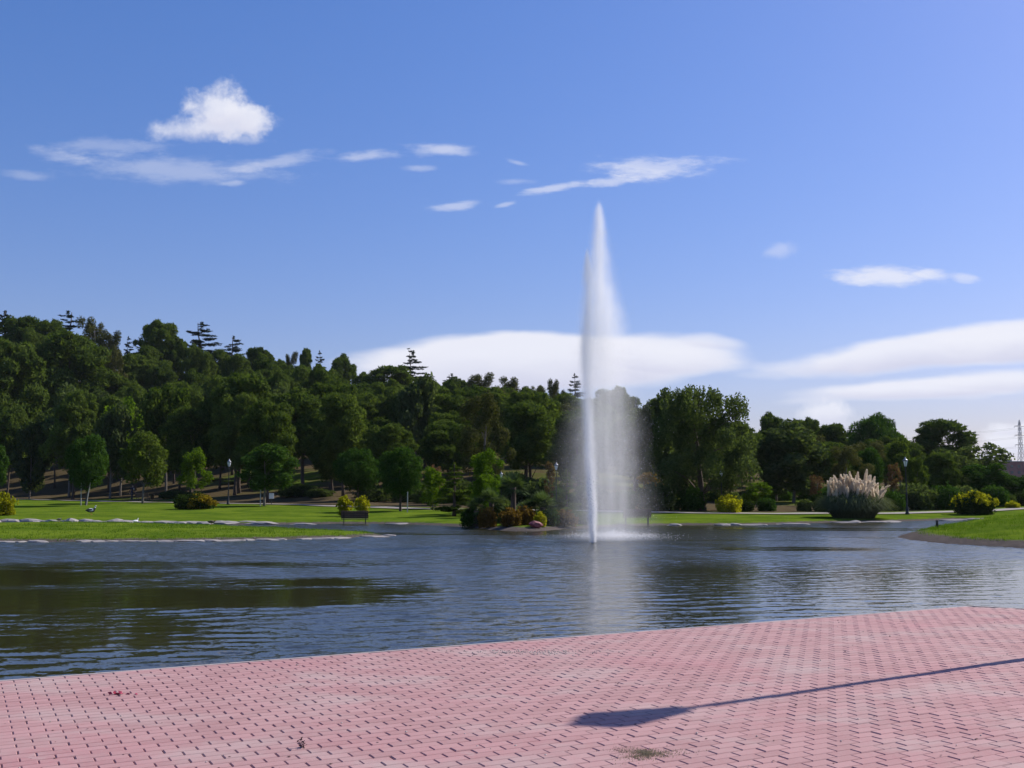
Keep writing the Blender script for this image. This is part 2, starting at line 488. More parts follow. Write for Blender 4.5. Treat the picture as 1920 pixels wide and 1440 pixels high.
# calm sheets between the wind-ruffled streets
calm = np.zeros(len(WP))
for cx, cy, rx, ry, a in ((5.0, 14.6, 2.1, 1.1, .7), (-9, 27, 6, 1.6, .7), (3.4, 36.5, 2.0, 1.2, .0), (9.3, 34.5, 3.0, 1.4, .8), (0, 47, 8, 2.2, .6), (15, 52, 8, 2.5, .6)):
    r_ = np.hypot((WP[:, 0] - cx) / rx, (WP[:, 1] - cy) / ry)
    calm = np.maximum(calm, a * sm((1.25 - r_) / .6))
lee = poly([(-400, 1062), (0, 1066), (300, 1070), (480, 1080), (640, 1088), (800, 1096), (830, 1112), (800, 1128), (640, 1150), (480, 1166), (420, 1192), (350, 1222), (320, 1290), (-400, 1330)])
calm = np.maximum(calm, sm((sdf(WP, lee) + .9 * (vnoise(WP * [.5, 1], .9, 51) - .5) + 1.6 * (vnoise(WP * [.4, 1], 2.4, 52) - .5) + .8 * (vnoise(WP * [.5, 1], .35, 53) - .5) + 1.1) / 2.4))
calm = np.clip(calm + (vnoise(WP * [.35, 1.0], 1.3, 21) - .5) * .7 + (vnoise(WP * [.3, 1.0], .5, 22) - .5) * .4 - .12, 0, 1)
ruf = (1 - .90 * calm) * np.maximum(np.interp(WP[:, 0] / np.maximum(WP[:, 1], 5), [-.05, .03, .12, .3], [1, .72, .42, .26]), .85 * sm((WP[:, 1] - 20) / 12))
rw_ = np.random.default_rng(17)
wz_ = np.zeros(len(WP))
NW = 54
for i in range(NW):
    lam = math.exp(rw_.uniform(math.log(.17), math.log(.75)))
    th = R(96) + rw_.normal(0, .55)
    k = 2 * math.pi / lam
    # crests come in groups, not endless trains
    env = .4 + 1.2 * vnoise(WP @ np.array([[math.cos(th), -math.sin(th)], [math.sin(th), math.cos(th)]]), 1.2 + 4 * lam, 30 + i)
    wz_ += env * (.105 * math.sqrt(2 / NW) / k) * np.sin(k * (WP[:, 0] * math.cos(th) + WP[:, 1] * math.sin(th)) + rw_.uniform(0, 6.28))
fine = ((np.abs(WP[:, 0]) < 34) & (WP[:, 1] < 70)).astype(float)
i2 = (np.arange(len(wy) - 1)[:, None] * len(wx) + np.arange(len(wx) - 1)[None]).ravel()
me = mk_mesh('pond_water', np.column_stack([WP, WATER + wz_ * ruf * fine]), np.stack([i2, i2 + 1, i2 + len(wx) + 1, i2 + len(wx)], -1), smooth=True)
at_ = me.color_attributes.new('ruffle', 'FLOAT_COLOR', 'POINT')
at_.data.foreach_set('color', np.column_stack([ruf, ruf, ruf, np.ones_like(ruf)]).astype(np.float32).ravel())
m, t = mat_new('pond_water')
tco = t.n('ShaderNodeTexCoord')
pos = tco.outputs['Object']
amp = t.n('ShaderNodeSeparateColor', {0: t.n('ShaderNodeVertexColor', layer_name='ruffle').outputs[0]}).outputs[0]
mpw = t.n('ShaderNodeMapping', {'Vector': pos, 'Rotation': (0, 0, R(-8)), 'Scale': (1.0, 2.0, 1)}).outputs[0]
slope = None
for vec, sc, det, k in ((mpw, 5.5, 3, .26), (pos, 19, 2, .24)):
    c_ = t.n('ShaderNodeVectorMath', {0: t.noise(vec, sc, det, .55, 'Color'), 1: (.5, .5, .5)}, operation='SUBTRACT').outputs[0]
    c_ = t.n('ShaderNodeVectorMath', {0: c_, 1: (k * .8, k * 1.2, 0)}, operation='MULTIPLY').outputs[0]
    slope = c_ if slope is None else t.n('ShaderNodeVectorMath', {0: slope, 1: c_}, operation='ADD').outputs[0]
slope = t.n('ShaderNodeVectorMath', {0: slope, 'Scale': amp}, operation='SCALE').outputs[0]
gn = t.n('ShaderNodeNewGeometry')
bp = t.n('ShaderNodeVectorMath', {0: t.n('ShaderNodeVectorMath', {0: slope, 1: gn.outputs['Normal']}, operation='ADD').outputs[0]}, operation='NORMALIZE')
mud = t.mix(t.noise(pos, .5, 3, .5), (0.022, 0.024, 0.006), (0.036, 0.030, 0.009))
# ripples finer than the mesh: rougher where the wind ruffles the open water, glassier under the lee of the paving
open_ = t.mr(t.n('ShaderNodeSeparateXYZ', {0: pos}).outputs[1], 9.0, 22.0, .08, .19)
ro = t.m('ADD', .05, t.m('MULTIPLY', amp, open_))
p = t.n('ShaderNodeBsdfPrincipled', {'Base Color': mud, 'Roughness': ro, 'IOR': 1.5, 'Normal': bp.outputs[0]})
t.n('ShaderNodeOutputMaterial', {'Surface': p.outputs[0]})
tag(put('pond_water', me, m), kind='structure')

# ---------------------------------------------------------------- pavement of block pavers
PL, PW, GAP = 0.205, 0.1025, 0.0045


def paver_mat():
    m, t = mat_new('paver')
    g = t.n('ShaderNodeNewGeometry')
    pos = g.outputs['Position']
    oi = t.n('ShaderNodeObjectInfo')
    rnd = t.m('FRACT', t.m('ADD', oi.outputs['Random'], g.outputs['Random Per Island']))
    n1 = t.noise(pos, .55, 5, .6)
    n2 = t.noise(pos, 30, 4, .7)
    n3 = t.noise(t.n('ShaderNodeVectorMath', {0: pos, 1: (1, 1.6, 1)}, operation='MULTIPLY').outputs[0], .9, 6, .62)
    c = t.mix(rnd, (0.355, 0.19, 0.18), (0.445, 0.25, 0.238))
    c = t.mix(t.mr(n1, .45, .75, 0, .55), c, (0.42, 0.17, 0.18))
    c = t.mix(t.mr(n3, .46, .72, 0, .8), c, (0.43, 0.33, 0.30))     # trodden-in dust
    n4 = t.noise(pos, 2.6, 6, .7)
    c = t.mix(t.mr(n4, .60, .74, 0, .5), c, (0.27, 0.14, 0.145))
    c = t.mix(t.mr(n4, .40, .26, 0, .45), c, (0.46, 0.37, 0.34))
    c = t.mix(t.mr(n2, .3, .8, 0, .5), c, (0.40, 0.27, 0.26))
    bp = t.n('ShaderNodeBump', {'Strength': .35, 'Distance': .004, 'Height': n2})
    p = t.n('ShaderNodeBsdfPrincipled', {'Base Color': c, 'Roughness': .85, 'Specular IOR Level': .25, 'Normal': bp.outputs[0]})
    t.n('ShaderNodeOutputMaterial', {'Surface': p.outputs[0]})
    return m


M['paver'] = paver_mat()
E2n = np.array([e2[1], -e2[0]])
M['sand'] = plain('joint_sand', (0.33, 0.215, 0.205), .95, var=.3, scale=40)
bu, bv = np.arange(-26, 40, .12), np.concatenate([np.arange(.03, 16, .12), [30., 60.]])
BU, BV = np.meshgrid(bu, bv)
bP = EDGE_A + BU.ravel()[:, None] * eu + BV.ravel()[:, None] * ev
bz = -.0048 - .010 * np.clip(.25 + 1.0 * vnoise(bP, .45, 41) * (.5 + vnoise(bP, 1.6, 42)), 0, 1)
kk = (np.arange(len(bv) - 1)[:, None] * len(bu) + np.arange(len(bu) - 1)[None]).ravel()
bq = np.stack([kk, kk + len(bu), kk + len(bu) + 1, kk + 1], -1)
bq = bq[(((bP - EDGE_B) @ E2n)[bq] > .02).all(1)]
bed = tag(put('pavement', mk_mesh('pavement', np.column_stack([bP, bz]), bq, smooth=True), M['sand']), kind='structure')
hl, hw, ch, dp_ = (PL - GAP) / 2, (PW - GAP) / 2, .006, .045
ring = lambda a, b, z: [[-a, -b, z], [a, -b, z], [a, b, z], [-a, b, z]]
PV = np.array(ring(hl, hw, -dp_) + ring(hl, hw, -ch) + ring(hl - ch, hw - ch, 0))
PF = np.array([[8, 9, 10, 11]] + [[a + i, a + (i + 1) % 4, a + 4 + (i + 1) % 4, a + 4 + i] for a in (0, 4) for i in range(4)])
paver_me = mk_mesh('paver', PV, PF)
ang = math.atan2(eu[1], eu[0])
rot2 = np.array([[eu[0], eu[1]], [-ev[0], -ev[1]]])
cells = []
for rw in range(0, 150):
    off = (rw % 2) * .5
    for cl in range(-110, 130):
        q_ = EDGE_A + eu * ((cl + off) * PL) + ev * (.062 + (rw + .5) * PW)
        if q_[1] < -1 or abs(q_[0]) > 13 or (q_ - EDGE_B) @ E2n < .17:
            continue
        cells.append((q_[0], q_[1]))
cells = np.array(cells)
jit = np.random.default_rng(3)
cz = -0.0005 + jit.normal(0, .0011, len(cells)) + (vnoise(cells, 1.1, 9) - .5) * .008
# rank by size in view
dz = EYE * 1.0
vy = cells[:, 1] * math.cos(PITCH) - EYE * math.sin(PITCH)
pxx = 960 + F_PX * cells[:, 0] / np.maximum(vy, .1)
pyy = 720 - F_PX * (-EYE * math.cos(PITCH) - cells[:, 1] * math.sin(PITCH)) / np.maximum(vy, .1)
vis = (vy > .5) & (pxx > 5) & (pxx < 1915) & (pyy < 1436)
rank = np.where(vis, vy, 1e9)
order = np.argsort(rank)
big = order[:300]
for i in big:
    o = put('paver', paver_me, M['paver'], bed, (cells[i, 0], cells[i, 1], cz[i]), (jit.normal(0, .006), jit.normal(0, .006), ang + jit.normal(0, .004)))
rest = order[300:]
ca, sa = math.cos(ang), math.sin(ang)
PVr = np.column_stack([PV[:, 0] * ca - PV[:, 1] * sa, PV[:, 0] * sa + PV[:, 1] * ca, PV[:, 2]])
tilt = jit.normal(0, .006, (len(rest), 2))
Vr = PVr[None] + np.column_stack([cells[rest], cz[rest]])[:, None]
Vr[:, :, 2] += PVr[None, :, 0] * tilt[:, :1] + PVr[None, :, 1] * tilt[:, 1:]
Fr = (PF[None] + (np.arange(len(rest)) * 12)[:, None, None]).reshape(-1, 4)
tag(put('pavers', mk_mesh('pavers', Vr.reshape(-1, 3), Fr), M['paver'], bed), kind='stuff')
# kerb along the water
kp = [EDGE_L, EDGE_B, EDGE_R]
ki = [EDGE_L + ev * .058, EDGE_B + (ev + E2n) * .03, EDGE_R + E2n * .058]
KV = [[*a, z] for a in kp for z in (-.9, -.002)] + [[*a, z] for a in ki for z in (-.002, -.9)]
KF = []
for s_ in (0, 1):
    o0, o1, i0, i1 = 2 * s_, 2 * s_ + 2, 6 + 2 * s_, 8 + 2 * s_
    KF += [[o0, o1, o1 + 1, o0 + 1], [o0 + 1, o1 + 1, i1, i0], [i0, i1, i1 + 1, i0 + 1]]
tag(put('kerb', mk_mesh('kerb', KV, KF), M['kerb']), kind='structure')

# ---------------------------------------------------------------- far path
pp = np.column_stack([np.linspace(-140, 120, 240), np.zeros(240)])
pp[:, 1] = np.interp(pp[:, 0], PATH[:, 0], PATH[:, 1])
k_ = np.ones(9) / 9
pp[:, 1] = np.convolve(np.pad(pp[:, 1], 4, 'edge'), k_, 'valid')
tg = np.gradient(pp, axis=0)
tg /= np.linalg.norm(tg, axis=1)[:, None]
nr = np.column_stack([-tg[:, 1], tg[:, 0]])
rows = []
for o_ in (-.95, -.35, .35, .95):
    q_ = pp + nr * o_
    rows.append(np.column_stack([q_, terrain(q_)[0] + .05]))
V = np.stack(rows, 1).reshape(-1, 3)
ii = (np.arange(239)[:, None] * 4 + np.arange(3)[None]).ravel()
M['path'] = plain('path_sand', (0.25, 0.225, 0.185), .95, var=.15, scale=.8)
tag(put('path', mk_mesh('path', V, np.stack([ii, ii + 4, ii + 5, ii + 1], -1), smooth=True), M['path']), kind='structure')

# ---------------------------------------------------------------- vegetation
def unit(v):
    return v / (np.linalg.norm(v, axis=-1, keepdims=True) + 1e-9)


def leaves(C, A, B, quad=False):
    """C root, A long axis, B width vectors -> one leaf each"""
    n = len(C)
    if quad:
        V = np.stack([C, C + A * .45 + B * .5, C + A, C + A * .45 - B * .5], 1).reshape(-1, 3)
        return V, [np.arange(4 * n).reshape(-1, 4)]
    V = np.stack([C - B * .5, C + B * .5, C + A], 1).reshape(-1, 3)
    return V, [np.arange(3 * n).reshape(-1, 3)]


def scatter(rng, lobes, n, shell=.6, under=.35):
    """points spread through ellipsoid lobes (cx,cy,cz,rx,ry,rz,rotz); denser outside and on top"""
    L = np.asarray(lobes, float)
    wgt = (L[:, 3] * L[:, 4] * L[:, 5]) ** .66
    k = rng.choice(len(L), n, p=wgt / wgt.sum())
    d = unit(rng.normal(size=(n, 3)))
    flip = (d[:, 2] < -.1) & (rng.random(n) > under)
    d[flip, 2] *= -1
    r = shell + (1.02 - shell) * rng.random(n) ** .6
    r *= 1 + .13 * np.sin(d[:, 0] * 7 + k) * np.sin(d[:, 1] * 6 + 2 * k)
    q = d * L[k, 3:6] * r[:, None]
    nr = unit(d / L[k, 3:6])
    ca, sa = np.cos(L[k, 6]), np.sin(L[k, 6])
    ro = lambda v: np.column_stack([v[:, 0] * ca - v[:, 1] * sa, v[:, 0] * sa + v[:, 1] * ca, v[:, 2]])
    return L[k, :3] + ro(q), ro(nr)


def spray(rng, lobes, n, ln, wd, quad, shell=.6, under=.35, up=.35, jit=.8, flat=0.0):
    """leaves lie roughly in the skin of their clump, tips lifted, so that a clump takes light like a clump"""
    C, N = scatter(rng, lobes, n, shell, under)
    N2 = unit(N + rng.normal(size=(n, 3)) * jit * .55)
    A = unit(np.cross(N2, rng.normal(size=(n, 3)))) * .8 + N * .35 + np.array([0, 0, up * .6])
    A = unit(A + rng.normal(size=(n, 3)) * .15)
    if flat:
        A[:, 2] *= 1 - flat
        A = unit(A)
    B = unit(np.cross(A, N2))
    s = (.6 + .8 * rng.random(n))[:, None]
    return leaves(C - A * ln * .4 * s, A * ln * s, B * wd * s, quad)


def trunk(rng, H, top, r0, r1, lobes, limbs=9, lean=0.0, r_limb=.35):
    z = np.linspace(-.35, H * top, 8)
    b = rng.normal(0, .012 * H, (8, 2)).cumsum(0) * np.linspace(0, 1, 8)[:, None]
    pts = np.column_stack([b[:, 0] + lean * z, b[:, 1], z])
    rad = np.interp(z, [-.35, .3, H * top], [r0 * 1.5, r0, r1])
    parts = [tube(pts, rad, 8)]
    L = np.asarray(lobes)
    for k in rng.choice(len(L), min(limbs, len(L)), replace=False):
        c = L[k, :3]
        zs = np.clip(c[2] - rng.uniform(.08, .25) * H, H * .12, H * top * .97)
        s = np.array([np.interp(zs, z, pts[:, 0]), np.interp(zs, z, pts[:, 1]), zs])
        mid = (s + c) / 2 + np.array([0, 0, .04 * H * rng.random()])
        parts.append(tube([s, mid, c], np.array([r_limb, r_limb * .65, r_limb * .25]) * np.interp(zs, z, rad), 5))
    return parts


def pine(seed, H=12., W=8., base=.33, nl=30, n=15000, top_round=1.0):
    rng = np.random.default_rng(seed)
    lb = []
    for i in range(nl):
        t_ = (i + rng.random()) / nl
        prof = math.sin(math.pi * (.22 + .66 * t_)) ** top_round
        a = i * 2.4 + rng.normal(0, .5)
        rr = W / 2 * prof * rng.uniform(.30, .80)
        s = W * .15 * rng.uniform(.65, 1.5)
        zz = H * (base + .06) + (H * (.90 - base)) * t_
        lb.append((rr * math.cos(a), rr * math.sin(a), zz, s, s, s * rng.uniform(.72, 1.0), 0))
        for _ in range(2):          # smaller tufts breaking the outline
            d = unit(rng.normal(size=3) + [math.cos(a), math.sin(a), .6])
            k = s * rng.uniform(.35, .5)
            lb.append((rr * math.cos(a) + d[0] * s * .85, rr * math.sin(a) + d[1] * s * .85, zz + d[2] * s * .7, k, k, k * .9, 0))
    return trunk(rng, H, .8, .2, .06, lb[::3], 14), spray(rng, lb, n, .50, .20, False, .6, .35, .5, .75)


def round_pine(seed, H=5.6, W=4.4, base=.26, n=12000):
    rng = np.random.default_rng(seed)
    lb = []
    cz, rz = H * (base + 1) / 2, H * (1 - base) / 2
    for i in range(34):
        zz = 1 - 2 * (i + .5) / 34
        a = i * 2.4
        q = math.sqrt(1 - zz * zz)
        k = rng.uniform(.55, .85)
        s = W * .16 * rng.uniform(.7, 1.35)
        lb.append((W / 2 * k * q * math.cos(a), W / 2 * k * q * math.sin(a), cz + rz * .8 * zz, s, s, s * .9, 0))
    return trunk(rng, H, .7, .11, .05, lb, 8), spray(rng, lb, n, .27, .10, False, .55, .6, .45, .7)


def broadleaf(seed, H=7., W=5., base=.30, nl=22, n=6500, leaf=.26, spread=.9):
    rng = np.random.default_rng(seed)
    lb = []
    for i in range(nl):
        t_ = (i + rng.random()) / nl
        prof = math.sin(math.pi * (.15 + .72 * t_)) ** .8
        a = i * 2.4 + rng.normal(0, .6)
        rr = W / 2 * prof * rng.uniform(.25, spread)
        s = W * .15 * rng.uniform(.6, 1.35)
        lb.append((rr * math.cos(a), rr * math.sin(a), H * base + H * (.94 - base) * t_ + .02 * H, s, s, s * rng.uniform(.8, 1.2), 0))
    return trunk(rng, H, .75, .10, .03, lb, 14), spray(rng, lb, n, leaf, leaf * .7, True, .2, .8, .0, 1.0)


def grove_tree(seed, H=11., W=11., n=30000):
    rng = np.random.default_rng(seed)
    lb = []
    for i in range(60):
        t_ = (i + rng.random()) / 60
        prof = math.sin(math.pi * (.22 + .60 * t_)) ** .55
        a = i * 2.4 + rng.normal(0, .5)
        rr = W / 2 * prof * rng.uniform(.2, .92)
        s = W * .085 * rng.uniform(.7, 1.4)
        lb.append((rr * math.cos(a), rr * math.sin(a), H * .17 + H * .74 * t_, s, s, s * 1.25, 0))
    for i in range(46):            # upright shoots along the top
        a, rr = rng.uniform(0, 6.28), W / 2 * math.sqrt(rng.random()) * .85
        zt = H * (.97 - .25 * (rr / (W / 2)) ** 2)
        lb.append((rr * math.cos(a), rr * math.sin(a), zt - .3, .16, .16, H * rng.uniform(.04, .085), 0))
    return trunk(rng, H, .8, .32, .08, lb, 26, r_limb=.4), spray(rng, lb, n, .24, .14, True, .25, .8, .25, .9)


def cedar(seed, H=13., W=8., tiers=13, n=8000, fork=False, bare=.12, droop=0.0):
    rng = np.random.default_rng(seed)
    lb = []
    for k in range(tiers):
        t_ = (k + .4 * rng.random()) / tiers
        zz = H * (bare + (.97 - bare) * t_)
        ln = W / 2 * (1 - t_) ** .75 * rng.uniform(.65, 1.1) + .35
        for j in range(rng.integers(3, 6)):
            a = rng.uniform(0, 6.28)
            l_ = ln * rng.uniform(.6, 1.15)
            lb.append((.55 * l_ * math.cos(a), .55 * l_ * math.sin(a), zz + rng.normal(0, .12) - droop * l_, .5 * l_, .24 * l_ + .12, .10 + .05 * l_, a))
            lb.append((.95 * l_ * math.cos(a), .95 * l_ * math.sin(a), zz + .08 * l_ - droop * l_ * 1.5, .2 * l_, .16 * l_ + .06, .08, a))
    if fork:
        for a, s in ((0.2, 1.0), (2.9, 1.0)):
            lb.append((.55 * math.cos(a), .55 * math.sin(a), H * 1.0, .55, .22, .12, a))
            lb.append((1.0 * math.cos(a), 1.0 * math.sin(a), H * 1.03, .3, .15, .1, a))
    lb.append((0, 0, H * .96, .18, .18, H * .05, 0))
    return trunk(rng, H, .98, .2, .03, lb, 0), spray(rng, lb, n, .32, .11, False, .2, .7, .15, .9, flat=.45)


def gum(seed, H=14., W=7., n=9000):
    rng = np.random.default_rng(seed)
    lb = []
    for i in range(30):
        t_ = (i + rng.random()) / 30
        prof = math.sin(math.pi * (.2 + .62 * t_)) ** .7
        a = i * 2.4 + rng.normal(0, .6)
        rr = W / 2 * prof * rng.uniform(.3, .95)
        s = W * .12 * rng.uniform(.7, 1.3)
        lb.append((rr * math.cos(a), rr * math.sin(a), H * .3 + H * .65 * t_, s, s, s * 1.35, 0))
    return trunk(rng, H, .85, .2, .05, lb, 14), spray(rng, lb, n, .40, .13, True, .3, .8, -.5, .7)


def cone_tree(seed, H=9., W=4.2, n=8000):
    rng = np.random.default_rng(seed)
    lb = []
    for i in range(70):
        t_ = ((i + rng.random()) / 70) ** 1.25
        rr = W / 2 * (1 - t_) ** .7 * rng.uniform(.5, .85)
        a = i * 2.4
        s = W * .11 * (1.1 - .75 * t_)
        lb.append((rr * math.cos(a), rr * math.sin(a), H * (.06 + .9 * t_), s, s, s * 1.2, 0))
    return trunk(rng, H, .9, .15, .02, lb, 0), spray(rng, lb, n, .28, .09, False, .4, .7, .2, .6)


def bush(seed, H=1.6, W=2.6, n=5000, leaf=.16, fringe=.35, boxy=False, nl=22, shoots=True):
    rng = np.random.default_rng(seed)
    lb = []
    for i in range(nl):
        a = i * 2.4
        rr = W / 2 * .74 * math.sqrt((i + .5) / nl)
        top = H * (.62 if boxy else .70 * math.sqrt(max(0.05, 1 - (rr / (W / 2)) ** 2))) * rng.uniform(.8, 1.12)
        for z_ in (.25, .6, 1.0):
            s = W * .12 * rng.uniform(.6, 1.35)
            lb.append((rr * math.cos(a), rr * math.sin(a), max(s * .55, top * z_ * rng.uniform(.9, 1.1)), s, s, s * .9, 0))
    tips = []
    for i in range(int(70 * fringe)):
        a, rr = rng.uniform(0, 6.28), W / 2 * rng.uniform(.05, 1.0)
        tips.append((rr * math.cos(a) * 1.02, rr * math.sin(a) * 1.02, H * rng.uniform(.62, .92) * math.sqrt(max(.3, 1 - .65 * (rr / (W / 2)) ** 2)), .06, .06, H * rng.uniform(.07, .16), 0))
    stems = []
    for i in range(9):
        a = i * .7
        e = np.array([math.cos(a) * W * .3, math.sin(a) * W * .3, H * .6])
        stems.append(tube([[e[0] * .15, e[1] * .15, -.1], e * .5, e], [.03, .022, .01], 5))
    body = spray(rng, lb + (tips if shoots else []), n, leaf, leaf * .6, True, .2, .9, .35, 2.6)
    return (stems, body) if shoots else (stems, body, spray(rng, tips, int(n * .4), leaf, leaf * .5, True, .0, .9, .8, 2.6))


PROTO = {}


def proto(key, fn, wood, leafmat, H, W, parts=('trunk', 'crown')):
    tr, lf = fn
    tm, lm = jm(key + '_' + parts[0], tr, smooth=True), jm(key + '_' + parts[1], [lf])
    tm.materials.append(M[wood])
    lm.materials.append(M[leafmat])
    PROTO[key] = (tm, lm, H, W, parts)


for i in range(5):
    proto(f'pine{i}', pine(20 + i, base=(.33, .25, .42, .3, .2)[i], nl=(30, 34, 26, 38, 30)[i], top_round=(1, .7, .8, .6, 1)[i]), 'bark', 'pine', 12., 8.)
for i in range(2):
    proto(f'round{i}', round_pine(40 + i), 'bark', 'pine_young', 5.6, 4.4)
for i in range(3):
    proto(f'broad{i}', broadleaf(50 + i), 'bark_grey', 'broad', 7., 5.)
proto('bright0', broadleaf(57, n=5000), 'bark_grey', 'broad_bright', 7., 5.)
proto('bright1', broadleaf(58, base=.12, n=6000), 'bark_grey', 'broad_bright', 7., 5.)
proto('dense0', broadleaf(59, n=11000, nl=34, leaf=.24), 'bark_grey', 'pine_young', 7., 5.)
proto('olive0', broadleaf(61, n=11000, nl=30, leaf=.27), 'bark_grey', 'grove', 7., 5.)
proto('olive1', broadleaf(62, n=11000, nl=30, leaf=.27, base=.12), 'bark_grey', 'grove', 7., 5.)
proto('grove0', grove_tree(63), 'bark', 'grove', 11., 11.)
proto('sparse0', broadleaf(64, n=2600, nl=26, leaf=.30), 'bark', 'grove', 7., 5.)
proto('cedar0', cedar(70, tiers=19, n=15000), 'bark', 'cedar', 13., 8.)
proto('cedar1', cedar(71, tiers=13, n=13000), 'bark', 'cedar', 13., 8.)
proto('cedar2', cedar(72, tiers=18, n=15000, fork=True), 'bark', 'cedar', 13., 8.)
proto('palecedar', cedar(73, tiers=15, n=12000, droop=-.1), 'bark', 'blue_cedar', 13., 8.)
proto('lawncedar', cedar(74, H=6., W=5., tiers=11, n=9000, bare=.10, droop=.12), 'bark', 'broad', 6., 5.)
proto('gum0', gum(80), 'bark_grey', 'gum', 14., 7.)
proto('gum1', gum(81), 'bark_grey', 'gum', 14., 7.)
proto('cone0', cone_tree(85), 'bark', 'blue_cedar', 9., 4.2)
proto('autumn0', broadleaf(86, n=3500), 'bark_grey', 'autumn', 7., 5.)
proto('orange0', broadleaf(87, H=6, W=2.4, base=.2, n=2600, leaf=.2), 'bark_grey', 'orange', 6., 2.4)
proto('pink0', broadleaf(88, H=5, W=2.2, base=.35, n=1200, leaf=.2), 'bark_grey', 'pink', 5., 2.2)
BP = ('stems', 'foliage')
proto('goldbush', bush(90, H=1.7, W=2.4, fringe=.8), 'bark_grey', 'gold', 1.7, 2.4, BP)
proto('goldbush1', bush(91, H=2.0, W=1.5, n=3000, fringe=.9, nl=14), 'bark_grey', 'gold', 2.0, 1.5, BP)
proto('orangebush', bush(93, H=1.2, W=1.8, n=2600, fringe=.8, nl=16), 'bark_grey', 'orange', 1.2, 1.8, BP)
b3 = bush(94, H=1.8, W=2.8, n=7500, fringe=2.6, boxy=True, shoots=False)
proto('boxbush', b3[:2], 'bark_grey', 'hedge', 1.8, 2.8, BP)  # dark leaf colour stands in for the shaded body of the backlit bush
BOX_BACKLIT_RIM = jm('box_shoots', [b3[2]])
BOX_BACKLIT_RIM.materials.append(M['gold'])  # gold leaf colour paints the backlight along its top and sides
b3 = bush(92, H=1.6, W=2.8, n=4500, fringe=1.2, shoots=False)
proto('ochrebush', b3[:2], 'bark_grey', 'hedge', 1.6, 2.8, BP)
rngo = np.random.default_rng(921)
ol = [(.15 + 1.1 * rngo.random(), rngo.uniform(-1.0, .7), rngo.uniform(.25, 1.25), .3, .3, .3, 0) for _ in range(22)]
ol = [(x_, y_, min(z_, 1.5 * math.sqrt(max(.1, 1 - (x_ ** 2 + y_ ** 2) / 2.1))), a_, b_, c_, 0) for x_, y_, z_, a_, b_, c_, _ in ol]
OCHTIPS = jm('ochre_shoots', [spray(rngo, ol, 3600, .17, .10, True, .3, .9, .5, 2.6)])
OCHTIPS.materials.append(M['ochre'])
proto('darkbush', bush(95, H=1.9, W=2.8, n=5000, leaf=.17), 'bark_grey', 'pine_young', 1.9, 2.8, BP)
proto('hedgebush', bush(97, H=1.9, W=2.8, n=4500, leaf=.18), 'bark_grey', 'hedge', 1.9, 2.8, BP)
proto('olivebush', bush(96, H=1.9, W=2.8, n=4500, leaf=.18), 'bark_grey', 'grove', 1.9, 2.8, BP)


def plant(key, name, label, cat, x, y, h, wd, rz=None, group=None, z=None, lean=0.0):
    tm, lm, H, W, parts = PROTO[key]
    rz = random.uniform(0, 6.28) if rz is None else rz
    z = ground(x, y) if z is None else z
    o = thing(name, label, cat, (x, y, z), rz, (wd / W, wd / W, h / H), group)
    o.rotation_euler[0] = lean
    put(parts[0], tm, None, o)
    put(parts[1], lm, None, o)
    return o


def plant_px(key, name, label, cat, px, top, wpx, y, **k):
    """a plant whose crown is centred on image column px with its top on row top, standing y metres away"""
    q = at(px, top, y)
    z = ground(q[0], y)
    wd = wpx / F_PX * y / math.cos(PITCH)
    return plant(key, name, label, cat, q[0], y, max(.4, q[2] - z), wd, z=z, **k)


